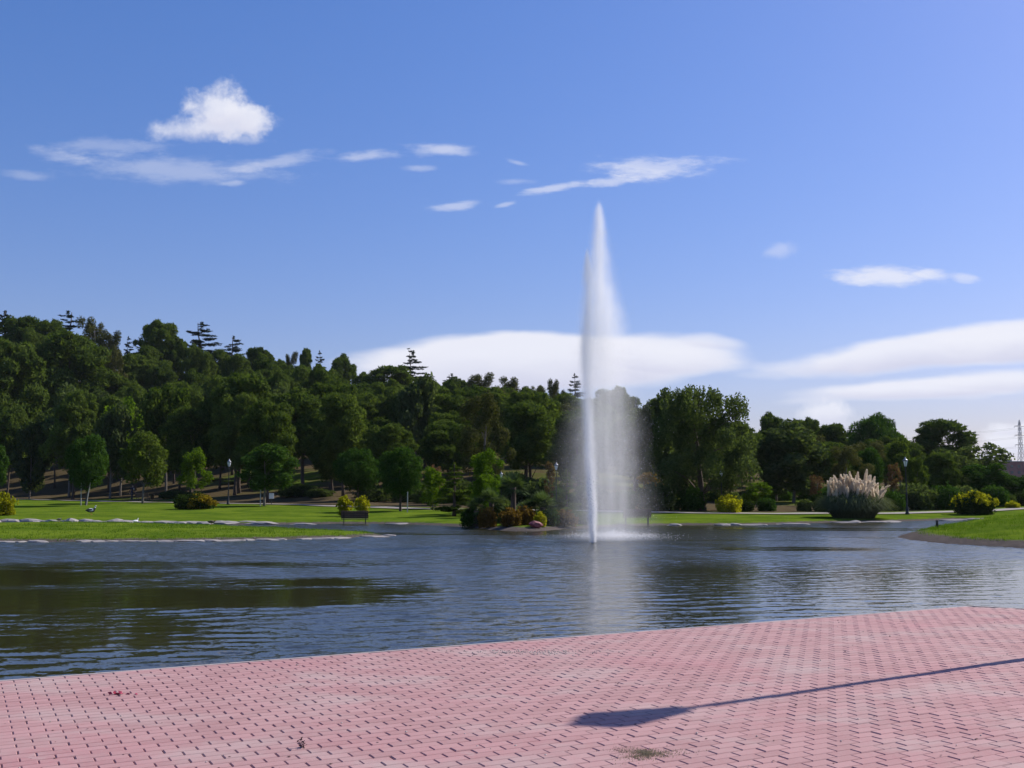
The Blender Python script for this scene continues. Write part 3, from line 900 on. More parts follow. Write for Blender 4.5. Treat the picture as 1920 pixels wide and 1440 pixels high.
T = 'tree'
NAMED = [
    # skyline of the hill, left to right along the ridge
    ('cedar1', 'cedar_tree', 'flat-topped dark cedar tip at the edge of the ridge skyline', 10, 582, 120, 250, 0),
    ('pine1', 'pine_tree', 'wide dark pine on the highest stretch of ridge, beside the cedar at the picture edge', 38, 598, 100, 246, 0),
    ('pine3', 'pine_tree', 'rounded pine on the ridge just before the flat-topped cedar', 92, 604, 90, 244, 0),
    ('cedar1', 'cedar_tree', 'flat-topped dark cedar rising over the highest part of the ridge', 128, 582, 150, 248, 0),
    ('gum0', 'gum_tree', 'tall olive-brown loose tree on the ridge beside the flat-topped cedar', 178, 596, 75, 238, 0),
    ('gum1', 'gum_tree', 'olive-brown ridge tree sloping down to the notch in the skyline', 210, 622, 60, 236, 0),
    ('cedar0', 'fir_tree', 'tiny pointed fir in the notch of the ridge skyline', 241, 630, 50, 240, 0),
    ('pine3', 'pine_tree', 'large dark rounded pine standing alone on the ridge skyline', 300, 607, 92, 240, 0),
    ('cedar0', 'cedar_tree', 'dark pointed cedar with tiered branches on the ridge beside the lone rounded pine', 379, 603, 150, 245, 0),
    ('palecedar', 'cedar_tree', 'pale feathery cedar with upswept branches, next to the dark pointed cedar', 438, 630, 120, 245, 0),
    ('pine2', 'pine_tree', 'pine crown on the skyline just past the pale feathery cedar', 490, 656, 62, 240, 0),
    ('gum0', 'slender_tree', 'first of three slender tufted tops along the descending ridge', 545, 659, 34, 240, 0),
    ('pine2', 'slender_tree', 'middle of three slender tufted tops along the descending ridge', 572, 657, 30, 240, 0),
    ('cedar0', 'slender_tree', 'last and narrowest of three slender tufted tops along the ridge', 599, 657, 50, 240, 0),
    ('pine0', 'pine_tree', 'ragged pine top on the ridge where the long cloud begins', 642, 672, 55, 235, 0),
    ('pine4', 'pine_tree', 'low pine in the dip of the skyline in front of the long cloud', 684, 704, 48, 230, 0),
    ('pine1', 'pine_tree', 'broad bright-edged pine in front of the fork-topped cedar', 738, 690, 112, 205, 0),
    ('cedar2', 'cedar_tree', 'dark cedar with a forked top silhouetted against the long cloud', 774, 660, 120, 225, 0),
    ('cedar1', 'cedar_tree', 'small flat cedar top silhouetted against the long cloud', 847, 700, 110, 235, 0),
    ('gum1', 'gum_tree', 'olive-brown tall tree against the cloud, beside the small flat cedar', 902, 700, 74, 205, 0),
    ('gum0', 'gum_tree', 'olive tall tree against the cloud, midway between the flat cedar and fountain', 962, 708, 74, 205, 0),
    ('gum1', 'gum_tree', 'thin olive tree second before the fountain on the skyline', 1006, 722, 50, 205, 0),
    ('gum0', 'gum_tree', 'olive tree on the skyline nearest the fountain jet', 1040, 712, 46, 200, 0),
    ('cedar0', 'cedar_tree', 'dark cedar with a hooked top half veiled by the fountain', 1077, 700, 80, 200, 0),
    ('pine3', 'pine_tree', 'dark rounded pine seen through the fountain mist', 1150, 731, 100, 170, 0),
    ('cone0', 'cypress_tree', 'pointed cypress seen through the thin edge of the fountain mist', 1192, 742, 30, 165, 0),
    # middle of the slope
    ('pine3', 'pine_tree', 'pine filling the gap under the lone rounded ridge pine', 288, 676, 90, 224, 0),
    ('pine1', 'pine_tree', 'pine under the notch of the ridge, left of the lone rounded pine', 246, 668, 80, 220, 0),
    ('pine1', 'pine_tree', 'huge bushy pine leaning in from the edge of the picture below the ridge', 18, 648, 150, 176, 0),
    ('pine3', 'pine_tree', 'large pine with sunlit top in the upper wood below the olive-brown ridge trees', 130, 628, 150, 200, 0),
    ('gum0', 'autumn_tree', 'yellowing brown tree high in the wood below the ridge notch', 214, 655, 50, 205, 0),
    ('olive0', 'broadleaf_tree', 'grey-green soft-crowned tree in the wood above the round lawn pine', 138, 742, 120, 150, 0),
    ('broad1', 'broadleaf_tree', 'tall bright green tree above the yellow-leaved young lawn tree', 318, 728, 105, 135, 0),
    ('bright0', 'broadleaf_tree', 'bright green two-humped tree in the wood above the round lawn pine', 232, 756, 90, 140, 0),
    ('pine2', 'pine_tree', 'tall umbrella pine with long bare trunk behind the dark lawn tree', 452, 708, 150, 125, 0),
    ('pine0', 'pine_tree', 'spreading sunlit pine between the umbrella pine and the blue-grey cone', 572, 742, 150, 120, 0),
    ('cone0', 'cypress_tree', 'blue-grey cone-shaped conifer halfway up the wooded slope', 668, 733, 52, 185, 0),
    ('pine3', 'pine_tree', 'dense dark domed pine above the young trees by the palm bed', 846, 776, 118, 118, 0),
    ('pine1', 'pine_tree', 'domed dark pine touching the left veil of the fountain', 985, 752, 100, 130, 0),
    ('pine4', 'pine_tree', 'low sunlit pine under the blue-grey cone conifer', 700, 792, 110, 125, 0),
    ('olive1', 'broadleaf_tree', 'yellow-tinged brown-green small tree at the edge of the wood near the picture edge', 62, 790, 70, 150, 0),
    ('pine4', 'pine_tree', 'sunlit low pine over the gap between the two dark lawn trees', 625, 800, 100, 112, 0),
    # lawn and wood edge, left
    ('dense0', 'lawn_tree', 'dense dark green tree cut by the edge of the picture', -8, 835, 44, 108, 0),
    ('round0', 'lawn_pine', 'dense round lollipop pine held by two pale stakes', 167, 820, 84, 90, 0),
    ('broad0', 'lawn_tree', 'young loose-leaved yellowish tree on a thin pale trunk by the path', 272, 816, 100, 97, 0),
    ('bright0', 'lawn_tree', 'small bright yellow-green tree behind the brown and yellow bush', 366, 845, 62, 104, 0),
    ('dense0', 'lawn_tree', 'broad dark green lawn tree between the brown bush and the gold bushes', 498, 836, 112, 84, 0),
    ('round1', 'lawn_pine', 'dark round young pine behind the bench and gold bushes', 672, 845, 84, 88, 0),
    ('round0', 'lawn_pine', 'dark round pine on the lawn between the gold bushes and the small cedar', 752, 843, 92, 74, 0),
    ('bright1', 'lawn_tree', 'small yellow-green leafy tree behind the lawn cedar', 812, 878, 64, 78, 0),
    ('pink0', 'autumn_tree', 'wisp of pinkish autumn leaves above the lawn cedar', 817, 871, 26, 82, 0),
    ('lawncedar', 'lawn_cedar', 'low spreading light green cedar on the lawn beside the palm bed', 852, 868, 88, 66, 0),
    ('bright0', 'lawn_tree', 'tall yellow-green tree rising behind the palm bed', 912, 848, 74, 70, 0),
    ('bright1', 'lawn_tree', 'lower yellow-green tree right behind the palm bed', 908, 890, 60, 64, 0),
    ('orange0', 'autumn_tree', 'narrow orange autumn tree beside the fountain', 1031, 862, 30, 66, 0),
    ('lawncedar', 'lawn_cedar', 'layered young cedar half hidden in the fountain mist', 1062, 880, 60, 66, 0),
    ('autumn0', 'autumn_tree', 'small yellow tree glimpsed through the fountain mist', 1218, 885, 50, 84, 0),
    # right of the fountain
    ('grove0', 'large_tree', 'large many-shooted dark tree beside the fountain, biggest of all', 1312, 724, 225, 76, 0),
    ('olive0', 'broadleaf_tree', 'dark grey-green tree just behind the shoulder of the largest tree', 1232, 748, 105, 92, 0),
    ('olive1', 'broadleaf_tree', 'soft domed grey-green tree behind the pampas grass', 1484, 800, 150, 92, 0),
    ('pine0', 'pine_tree', 'pine on the skyline just right of the largest tree', 1452, 785, 70, 140, 0),
    ('pine3', 'pine_tree', 'flat-domed pine on the skyline below the small white cloud', 1510, 788, 82, 150, 0),
    ('pine2', 'pine_tree', 'dome-shaped pine on the skyline left of the tall round pine', 1566, 800, 84, 140, 0),
    ('round1', 'pine_tree', 'tall round pine rising highest on the skyline above the pampas grass', 1640, 782, 98, 130, 0),
    ('pine1', 'pine_tree', 'wide dark pine on the skyline above the lamp post', 1762, 794, 132, 130, 0),
    ('sparse0', 'sparse_tree', 'thin see-through tree at the end of the wood before the pylon', 1838, 832, 110, 112, 0),
    ('round0', 'pine_tree', 'dark round-headed pine directly over the pampas plumes', 1626, 843, 66, 96, 0),
    ('broad2', 'broadleaf_tree', 'yellowish green tree just left of the lamp post above the pampas grass', 1684, 825, 72, 100, 0),
    ('broad0', 'broadleaf_tree', 'yellow-green narrow tree right behind the lamp post', 1716, 862, 52, 90, 0),
    ('pink0', 'autumn_tree', 'slim tree with reddish leaves between pampas grass and lamp post', 1674, 868, 32, 88, 0),
    ('pink0', 'autumn_tree', 'slim russet tree at the near end of the pampas grass', 1530, 890, 34, 86, 0),
    ('olive0', 'broadleaf_tree', 'broad grey-green tree between the lamp post and the clipped bush', 1772, 850, 100, 98, 0),
    ('dense0', 'broadleaf_tree', 'low dark leafy tree behind the clipped bush', 1842, 872, 110, 95, 0),
    ('dense0', 'broadleaf_tree', 'dark tree at the picture edge under the pylon', 1905, 893, 80, 95, 0),
    ('broad1', 'broadleaf_tree', 'yellow-olive spreading tree behind the pampas grass under the skyline pines', 1562, 842, 90, 105, 0),
    ('bright1', 'understory_tree', 'small bright green tree low between the largest tree and pampas grass', 1418, 905, 60, 84, 0),
    ('bright0', 'understory_tree', 'low yellow-green tree under the largest tree near the mist', 1262, 900, 56, 84, 0),
]
LAWN_SHADE = []
for key, name, label, px, top, wpx, y, _ in NAMED:
    plant_px(key, name, label, T, px, top, wpx, y)

# the mass of the wood
SKYL = np.array([[-400, 560], [0, 600], [200, 612], [235, 640], [300, 625], [420, 640], [500, 668], [640, 690], [690, 712], [780, 700], [900, 712], [1050, 730], [1130, 742], [1200, 760], [1260, 770], [1440, 800], [1530, 806], [1600, 815], [1700, 818], [1830, 846], [1880, 885], [1930, 900], [2300, 905]], float)
fr = np.random.default_rng(77)
taken = [(at(n_[3], n_[4], n_[6])[0], n_[6]) for n_ in NAMED]
LAB = {'p': ('dark green pine crowded in the dense wood on the hillside', 'pines massed on the hillside'),
       'o': ('grey-green leafy tree mixed among the hillside pines', 'leafy trees among the hillside pines'),
       'r': ('dark tree in the low wood right of the fountain', 'trees of the low wood beyond the fountain')}
nf = 0
CROWD = []
for y0 in (93, 107, 122, 136, 150, 164, 178, 192, 206, 220, 234):
    x = -(980 / F_PX) * y0 - 4
    while x < (1000 / F_PX) * y0:
        step = fr.uniform(5.2, 7.8)
        xx, yy = x + fr.normal(0, 1.2), y0 + fr.normal(0, 3.2)
        x += step
        px = 960 + F_PX * xx / yy
        right = px > 1190
        if yy < path_y(xx) + 7 or (right and yy > 175):
            continue
        if min(math.hypot(a - xx, b - yy) for a, b in taken) < 2.9:
            continue
        z = ground(xx, yy)
        lim = at(px, np.interp(px, SKYL[:, 0], SKYL[:, 1]) + fr.uniform(6, 26), yy)[2]
        h = min(fr.uniform(9.5, 14) * (1 if yy > 115 else .72), lim - z)
        if h < 4.2:
            continue
        leafy_ = fr.random() < .2
        key = fr.choice(['olive0', 'broad1', 'gum1']) if leafy_ else fr.choice(['pine1', 'pine4', 'pine3'] if yy < 150 else ['pine0', 'pine1', 'pine2', 'pine3', 'pine4'])
        lab = LAB['r' if right else ('o' if leafy_ else 'p')]
        wd = fr.uniform(5.6, 7.8) if not leafy_ else fr.uniform(5, 7)
        wd = min(wd, h * .82)
        ob = plant(key, 'broadleaf_tree' if leafy_ else 'pine_tree', lab[0], T, xx, yy, h, wd, group=lab[1], z=z)
        taken.append((xx, yy))
        tier = ('on the low slope' if yy < 140 else 'at mid slope' if yy < 190 else 'up near the ridge') if not right else ('fronting the low wood' if yy < 115 else 'deep in the wood')
        CROWD.append((ob, 'leafy trees' if leafy_ else 'dark pines', tier, px))
        nf += 1
# shrubs along the foot of the wood
for px, top, wpx, y, key, n_, lab in [
        (1100, 905, 60, 84, 'olivebush', 1, 0), (1180, 915, 70, 86, 'darkbush', 1, 0), (1240, 918, 60, 90, 'darkbush', 1, 0), (1340, 915, 70, 92, 'darkbush', 1, 0), (1400, 918, 60, 94, 'olivebush', 1, 0),
        (1455, 915, 80, 98, 'darkbush', 1, 0), (1530, 912, 90, 100, 'darkbush', 1, 0), (1640, 905, 90, 104, 'darkbush', 1, 0), (1700, 908, 80, 100, 'olivebush', 1, 0), (1765, 900, 90, 100, 'darkbush', 1, 0),
        (1830, 905, 80, 104, 'darkbush', 1, 0), (1900, 915, 90, 104, 'darkbush', 1, 0), (1290, 922, 50, 98, 'olivebush', 1, 0), (1590, 915, 70, 106, 'olivebush', 1, 0), (1735, 918, 60, 97, 'darkbush', 1, 0), (1960, 912, 90, 100, 'darkbush', 1, 0)]:
    CROWD.append((plant_px(key, 'understory_shrub', '', 'shrub', px, top, wpx, y, group='shrubs along the foot of the low wood'), 'dark shrubs', 'by the wood edge', px))
for px, top, wpx, y in [(330, 918, 70, 122), (560, 905, 90, 112), (600, 915, 60, 108), (700, 905, 80, 100), (770, 900, 90, 98), (800, 912, 60, 92), (860, 895, 80, 92), (960, 880, 90, 90), (1020, 890, 80, 86), (450, 900, 70, 140), (400, 905, 60, 146)]:
    CROWD.append((plant_px('olivebush', 'understory_shrub', '', 'shrub', px, top, wpx, y, group='shrubs among the hillside trunks'), 'dim shrubs', 'among hillside trunks', px))

# a narrow belt of shrubs behind the path where the low wood begins
for i in range(26):
    xx = 3 + i * 1.75 + fr.normal(0, .4)
    yy = float(path_y(xx)) + 3.6 + fr.uniform(0, 2.2)
    h_ = fr.uniform(.9, 2.3)
    key = ('darkbush', 'olivebush', 'hedgebush')[i % 3]
    ob = plant(key, 'understory_shrub', '', 'shrub', xx, yy, h_, h_ * fr.uniform(1.3, 1.8), group='shrubs along the foot of the low wood')
    CROWD.append((ob, 'low shrubs', 'behind the path', 960 + F_PX * xx / yy))
MARKS = [(10, 'the edge cedar'), (128, 'the flat-topped cedar'), (210, 'the ridge gums'), (300, 'the lone ridge pine'), (379, 'the dark pointed cedar'), (438, 'the pale feathery cedar'),
         (505, 'the dark lawn tree'), (572, 'the three slender tops'), (668, 'the blue-grey cone'), (774, 'the fork-topped cedar'), (847, 'the small flat cedar'), (930, 'the palm bed'), (1031, 'the orange tree'), (1110, 'the fountain jet'), (1200, 'the fountain mist'),
         (1312, 'the largest tree'), (1400, 'the yellow-green bush'), (1500, 'the soft domed tree'), (1600, 'the pampas grass'), (1697, 'the tall lamp post'), (1765, 'the wide skyline pine'), (1825, 'the clipped bush'), (1905, 'the pylon')]
ORD = ['first', 'second', 'third', 'fourth', 'fifth', 'sixth', 'seventh', 'eighth', 'ninth']
bins = {}
for ob, kind_, tier, px in CROWD:
    mk_ = min(MARKS, key=lambda q_: abs(q_[0] - px))[1]
    bins.setdefault((kind_, tier, mk_), []).append((px, ob))
for (kind_, tier, mk_), row in bins.items():
    row.sort(key=lambda q_: q_[0])
    for i, (px, ob) in enumerate(row):
        ob['label'] = f'{ORD[i]} from left of the {kind_} {tier} by {mk_}' if len(row) > 1 else f'{kind_[:-1]} {tier} by {mk_}'

# bushes on the lawn
BUSH = [
    ('goldbush', 'golden_bush', 'yellow bush cut off by the edge of the picture near the pale shore stones', 6, 920, 54, 70),
    ('ochrebush', 'ochre_bush', 'rounded bush, half dark green and half ochre, on the lawn by the path', 362, 921, 78, 78),
    ('goldbush1', 'golden_bush', 'golden bush behind the bench, nearest the lamp post', 647, 926, 32, 66.5),
    ('goldbush1', 'golden_bush', 'golden bush behind the bench, nearest the small cedar', 680, 927, 30, 66),
    ('goldbush', 'golden_bush', 'compact yellow-green bush on the lawn beside the largest tree', 1367, 925, 54, 71.5),
    ('boxbush', 'clipped_bush', 'clipped bush with shaded dark body and backlit yellow rim set by leaf colour', 1825, 920, 82, 73),
    ('goldbush', 'golden_bush', 'small yellow-green shrub half hidden behind the clipped bush', 1898, 938, 28, 82),
]
for key, name, label, px, top, wpx, y in BUSH:
    o = plant_px(key, name, label, 'bush', px, top, wpx, y, rz=0.0 if key in ('boxbush', 'ochrebush') else None)
    if key in ('boxbush', 'ochrebush'):
        put('shoots', BOX_BACKLIT_RIM if key == 'boxbush' else OCHTIPS, None, o)

# palm bed by the shore
def frond_fan(rng, n=26, L=1.1, stem=.7):
    """fan palm head: each frond a stalk with a fan of narrow blades"""
    parts = []
    for i in range(n):
        a, e = i * 2.4, R(rng.uniform(-25, 80))
        d = np.array([math.cos(a) * math.cos(e), math.sin(a) * math.cos(e), math.sin(e)])
        s = stem * rng.uniform(.7, 1.1)
        tip = d * s
        side = unit(np.cross(d, [0, 0, 1.]) + 1e-6)
        upv = np.cross(side, d)
        k = 15
        th = np.linspace(-1.25, 1.25, k)
        A = (np.cos(th)[:, None] * d + np.sin(th)[:, None] * side) * L * rng.uniform(.7, 1.0) * (1 - .25 * np.abs(th)[:, None] / 1.25)
        A = A + upv * .12 * rng.normal(size=(k, 1)) - np.array([0, 0, .16])
        B = unit(np.cross(A, upv)) * .10
        parts.append(leaves(np.repeat(tip[None], k, 0), A, B, True))
        parts.append(tube([[0, 0, 0], tip * .5 + [0, 0, .05], tip], [.016, .012, .008], 4))
    return parts


rngp = np.random.default_rng(9)
pheads = [jm('palm_head', frond_fan(rngp, 30, 1.0, .7)), jm('palm_head', frond_fan(rngp, 26, .9, .8))]
for h_ in pheads:
    h_.materials.append(M['palm'])
ptr = jm('palm_trunk', [tube([[0, 0, -.2], [0, 0, .3], [.03, 0, .7], [0, 0, 1.0]], [.19, .15, .13, .15], 10)], smooth=True)
ptr.materials.append(M['bark'])
for label, px, base, top, wpx, y in [
        ('fan palm with the tallest head, in the middle of the shore bed', 962, 970, 880, 74, 53.5),
        ('fan palm on a short trunk at the cedar end of the shore bed', 922, 972, 912, 66, 54.6),
        ('fan palm at the fountain end of the shore bed', 1018, 972, 918, 70, 53.0),
        ('low dwarf palm spilling over the cedar end of the shore bed', 893, 975, 934, 50, 54.3),
        ('low dwarf palm between the two tall palms of the shore bed', 990, 974, 934, 52, 53)]:
    q = at(px, top, y)
    z = ground(q[0], y)
    H_ = q[2] - z
    o = thing('fan_palm', label, 'palm', (q[0], y, z), random.uniform(0, 6), (1, 1, 1))
    s_ = wpx / F_PX * y / 2.7
    ht = max(.12, H_ - 1.25 * s_)
    put('trunk', ptr, None, o, scale=(1, 1, ht))
    put('crown', pheads[int(px) % 2], None, o, (0, 0, ht), scale=(s_, s_, s_))
for key, name, label, px, top, wpx, y in [
        ('orangebush', 'russet_shrub', 'russet shrub at the foot of the palms, cedar end', 915, 948, 40, 52.6),
        ('orangebush', 'russet_shrub', 'russet and gold shrub in the middle of the palm bed front', 957, 950, 46, 51.4),
        ('orangebush', 'russet_shrub', 'tall russet shrub behind the red boulder', 984, 946, 46, 52.2),
        ('goldbush', 'golden_shrub', 'little golden shrub right beside the red boulder', 1013, 958, 26, 51.2),
        ('orangebush', 'ochre_shrub', 'ochre shrub veiled by the fountain at the end of the palm bed', 1056, 953, 56, 53),
        ('darkbush', 'dark_shrub', 'dark green shrub at the cedar corner of the palm bed', 884, 945, 46, 54.6),
        ('darkbush', 'dark_shrub', 'dark shrub under the palm at the fountain end of the bed', 1030, 948, 50, 52.6),
        ('olivebush', 'olive_shrub', 'dark shrub behind the tallest palm of the shore bed', 945, 930, 70, 55.5),
        ('olivebush', 'olive_shrub', 'olive shrub in the mist at the far end of the palm bed', 1092, 958, 60, 55)]:
    plant_px(key, name, label, 'shrub', px, top, wpx, y)

# pampas grass
rg = np.random.default_rng(31)
PX, PY_ = at(1600, 965, 66)[0], 66.0
PZ = ground(PX, PY_)
pam = thing('pampas_grass', 'big clump of pampas grass with cream feathery plumes', 'pampas grass', (PX, PY_, PZ), 0.0, (1.25, 1.25, 1.08))
nb = 5200
a = rg.uniform(0, 2 * np.pi, nb)
rb = np.sqrt(rg.random(nb)) * 1.0
base_ = np.column_stack([rb * np.cos(a), rb * np.sin(a), np.zeros(nb)])
a2 = a + rg.normal(0, .5, nb)
reach = rg.uniform(.2, 1.25, nb) * (.3 + .7 * rb)
hh = rg.uniform(.8, 1.75, nb) * (1 - .35 * rb ** 2)
dirn = np.column_stack([np.cos(a2), np.sin(a2), np.zeros(nb)])
sd_ = np.column_stack([-np.sin(a2), np.cos(a2), np.zeros(nb)]) * .016
p1 = base_ + dirn * reach[:, None] * .35 + np.array([0, 0, 1.]) * (hh * .7)[:, None]
p2 = base_ + dirn * reach[:, None] * .8 + np.array([0, 0, 1.]) * hh[:, None]
p3 = base_ + dirn * (reach * 1.25)[:, None] + np.array([0, 0, 1.]) * (hh * rg.uniform(.3, .8, nb))[:, None]
V = np.stack([base_ - sd_, base_ + sd_, p1 + sd_, p1 - sd_, p2 + sd_ * .8, p2 - sd_ * .8, p3], 1).reshape(-1, 3)
o7 = (np.arange(nb) * 7)[:, None]
put('foliage', mk_mesh('pampas_foliage', V, np.concatenate([o7 + [0, 1, 2, 3], o7 + [3, 2, 4, 5]]), o7 + [5, 4, 6]), M['pampas_leaf'], pam)
plumes = []
for s_ in range(4):
    k = 420
    zt = rg.random(k)
    rad = .052 * np.sin(np.pi * np.clip(zt * .9 + .08, 0, 1)) ** .8
    an = rg.uniform(0, 6.28, k)
    bend = np.array([1., 0, 0]) * (.10 + .05 * s_)
    C = np.column_stack([rad * .4 * np.cos(an), rad * .4 * np.sin(an), zt * 1.0]) + bend * (zt ** 2)[:, None]
    A = np.column_stack([np.cos(an) * .05, np.sin(an) * .05, np.full(k, .11)]) * (.45 + 1.0 * rad / .052)[:, None]
    B = unit(np.cross(A, rg.normal(size=(k, 3)))) * .022
    V1 = leaves(C, A, B)
    mm = jm('plume', [V1])
    mm.materials.append(M['plume'])
    plumes.append(mm)
for i in range(120):
    an, rr = rg.uniform(0, 6.28), math.sqrt(rg.random())
    top = 1.30 + .65 * (1 - rr ** 2) + rg.normal(0, .2)
    put('plume', plumes[i % 4], None, pam, (rr * 1.35 * math.cos(an), rr * 1.2 * math.sin(an), top - .45), (rg.normal(0, .13) - .26 * rr * math.sin(an), .30 * rr * math.cos(an) + rg.normal(0, .13), rg.uniform(0, 6.28)), (1, 1, rg.uniform(.75, 1.1)))

# long grass along the island and the headland
def tufts(name, pts, h, seed):
    r_ = np.random.default_rng(seed)
    n = len(pts)
    z = terrain(pts)[0]
    C = np.column_stack([pts, z - .02])
    A = np.column_stack([r_.normal(0, .35, (n, 2)), np.ones(n)])
    A = unit(A) * (h * r_.uniform(.4, 1.2, n))[:, None]
    B = unit(np.column_stack([r_.normal(size=(n, 2)), np.zeros(n)])) * .02
    tag(put(name, mk_mesh(name, *[x_ if i_ == 0 else x_[0] for i_, x_ in enumerate(leaves(C, A, B))]), M['blade']), kind='stuff')


def sample_land(n, x0, x1, y0, y1, keep, seed):
    r_ = np.random.default_rng(seed)
    q = np.column_stack([r_.uniform(x0, x1, n), r_.uniform(y0, y1, n)])
    z, wd, land = terrain(q)
    cl = vnoise(q, .8, seed)
    return q[(wd < -.15) & keep(q, land, cl, r_)]


g1 = sample_land(90000, -24, -4.5, 37, 56, lambda q, l, c_, r_: (r_.random(len(q)) < .10 + .6 * (c_ > .62) + .5 * (l < .8)), 5)
g2 = sample_land(90000, 15, 34, 33, 56, lambda q, l, c_, r_: (l > .7) & (r_.random(len(q)) < .12 + .8 * (c_ > .6)), 6)
tufts('island_grass', g1, .11, 1)
tufts('headland_grass', g2, .14, 2)

# ---------------------------------------------------------------- fountain
JX, JY = on_z(1112, 1018, WATER)[:2]
fo = thing('fountain', 'tall white water jet drifting into mist above the pond', 'fountain', (JX, JY, WATER))
S = JY / F_PX / math.cos(PITCH)


def fz(y):
    return at(1112, y, JY)[2] - WATER


def curve(t, zin, pts, zmax, vmax):
    """value over height as a float curve; pts = [(z, v)]"""
    nd = t.n('ShaderNodeFloatCurve', {'Value': zin})
    c = nd.mapping.curves[0]
    pts = sorted(pts)
    xs = [min(1, max(0, z / zmax)) for z, _ in pts]
    vs = [v / vmax for _, v in pts]
    c.points[0].location = (xs[0], vs[0])
    c.points[1].location = (xs[-1], vs[-1])
    for x_, v_ in list(zip(xs, vs))[1:-1]:
        c.points.new(x_, v_)
    nd.mapping.use_clip = False
    nd.mapping.update()
    return t.m('MULTIPLY', nd.outputs[0], vmax)


ZM = 13.0
# rows: image row, centre column, half-width px, optical depth
PLUME = [(372, 1128, 3, 0.0), (395, 1128, 6, .9), (440, 1128, 10, 1.1), (480, 1128, 14, 1.2), (550, 1132, 21, 1.5), (620, 1136, 28, 1.5), (700, 1140, 36, .95), (780, 1142, 42, .62), (880, 1146, 44, .42), (1000, 1150, 48, .38)]
JETC = [(462, 1105, 2, 0.0), (480, 1105, 4, .9), (540, 1107, 8, 1.0), (600, 1104, 9, 1.1), (700, 1103, 9, 1.5), (800, 1106, 8, 2.0), (900, 1109, 7, 3.0), (980, 1111, 6, 3.6), (1017, 1112, 4, 3.6)]
VEIL = [(720, 1135, 30, 0.0), (800, 1130, 44, .30), (870, 1130, 52, .42), (950, 1136, 58, .36), (1000, 1148, 62, .40), (1016, 1150, 64, .3)]


def spray_volume(name, tabs, step, streak):
    m, t = mat_new('water_' + name)
    tco = t.n('ShaderNodeTexCoord')
    sp = t.n('ShaderNodeSeparateXYZ', {0: tco.outputs['Object']})
    zin = t.m('DIVIDE', sp.outputs[2], ZM)
    wob = t.n('ShaderNodeVectorMath', {0: t.noise(tco.outputs['Object'], 1.1, 3, .6, 'Color'), 1: (.5, .5, .5)}, operation='SUBTRACT').outputs[0]
    wx_ = t.m('MULTIPLY', t.n('ShaderNodeSeparateXYZ', {0: wob}).outputs[0], streak)
    dens, hull = 0.0, []
    for tab, dy in tabs:
        cs = [(fz(y), (c - 1112) * S) for y, c, h_, o_ in tab]
        ss = [(fz(y), h_ * S) for y, c, h_, o_ in tab]
        am = [(fz(y), o_ / (h_ * S * 1.77)) for y, c, h_, o_ in tab]
        hull.append((sorted(cs), sorted(ss), dy))
        am = [(-.01, am[-1][1])] + am + [(ZM, 0)]
        c_ = curve(t, zin, [(-.01, cs[-1][1])] + cs + [(ZM, cs[0][1])], ZM, 1.0)
        s_ = curve(t, zin, [(-.01, ss[-1][1])] + ss + [(ZM, ss[0][1])], ZM, 2.0)
        a_ = curve(t, zin, am, ZM, max(v for _, v in am))
        ex = t.m('DIVIDE', t.m('SUBTRACT', t.m('ADD', sp.outputs[0], t.m('MULTIPLY', wx_, s_)), c_), s_)
        cy = t.m('MULTIPLY', t.m('SUBTRACT', 1.0, zin), dy)       # the fall drifts away from the plaza as it comes down
        ey = t.m('DIVIDE', t.m('SUBTRACT', sp.outputs[1], cy), s_)
        g_ = t.m('EXPONENT', t.m('MULTIPLY', t.m('ADD', t.m('MULTIPLY', ex, ex), t.m('MULTIPLY', ey, ey)), -1.0))
        dens = t.m('ADD', dens, t.m('MULTIPLY', g_, t.m('MAXIMUM', a_, 0.0)))
    stv = t.n('ShaderNodeVectorMath', {0: tco.outputs['Object'], 1: (3.0, 3.0, .45)}, operation='MULTIPLY').outputs[0]
    dens = t.m('MULTIPLY', dens, t.mr(t.noise(stv, 1.0, 4, .65), .28, .74, .4, 1.65, smooth=False))
    pv = t.n('ShaderNodeVolumePrincipled', {'Color': (1, 1, 1, 1), 'Density': dens, 'Anisotropy': .2})
    t.n('ShaderNodeOutputMaterial', {'Volume': pv.outputs[0]})
    m.cycles.volume_step_rate = step
    zs = np.linspace(0.02, max(h_[0][-1][0] for h_ in hull), 26)
    rings = []
    for z in zs:
        lo, hi, yl, yh = [], [], [], []
        for cs, ss, dy in hull:
            if cs[0][0] - .6 <= z <= cs[-1][0] + .05:
                c0, s0 = np.interp(z, *zip(*cs)), np.interp(z, *zip(*ss))
                lo.append(c0 - 2.1 * s0)
                hi.append(c0 + 2.1 * s0)
                yl.append((1 - z / ZM) * dy - 2.1 * s0)
                yh.append((1 - z / ZM) * dy + 2.1 * s0)
        th = np.linspace(0, 2 * np.pi, 20, endpoint=False)
        rings.append(np.column_stack([(min(lo) + max(hi)) / 2 + (max(hi) - min(lo)) / 2 * np.cos(th), (min(yl) + max(yh)) / 2 + (max(yh) - min(yl)) / 2 * np.sin(th), np.full(20, z)]))
    n_ = 20
    V = np.concatenate(rings)
    i_ = np.arange(len(zs) - 1)[:, None] * n_
    j_ = np.arange(n_)[None]
    Q = np.stack([i_ + j_, i_ + (j_ + 1) % n_, i_ + n_ + (j_ + 1) % n_, i_ + n_ + j_], -1).reshape(-1, 4)
    put(name, mk_mesh(name, V, Q, np.concatenate([np.arange(n_)[::-1][None], ((len(zs) - 1) * n_ + np.arange(n_))[None]])), m, fo)


spray_volume('mist', [(PLUME, 1.0), (VEIL, 1.6)], .24, 1.2)
spray_volume('water_column', [(JETC, 0.0)], .03, 1.6)

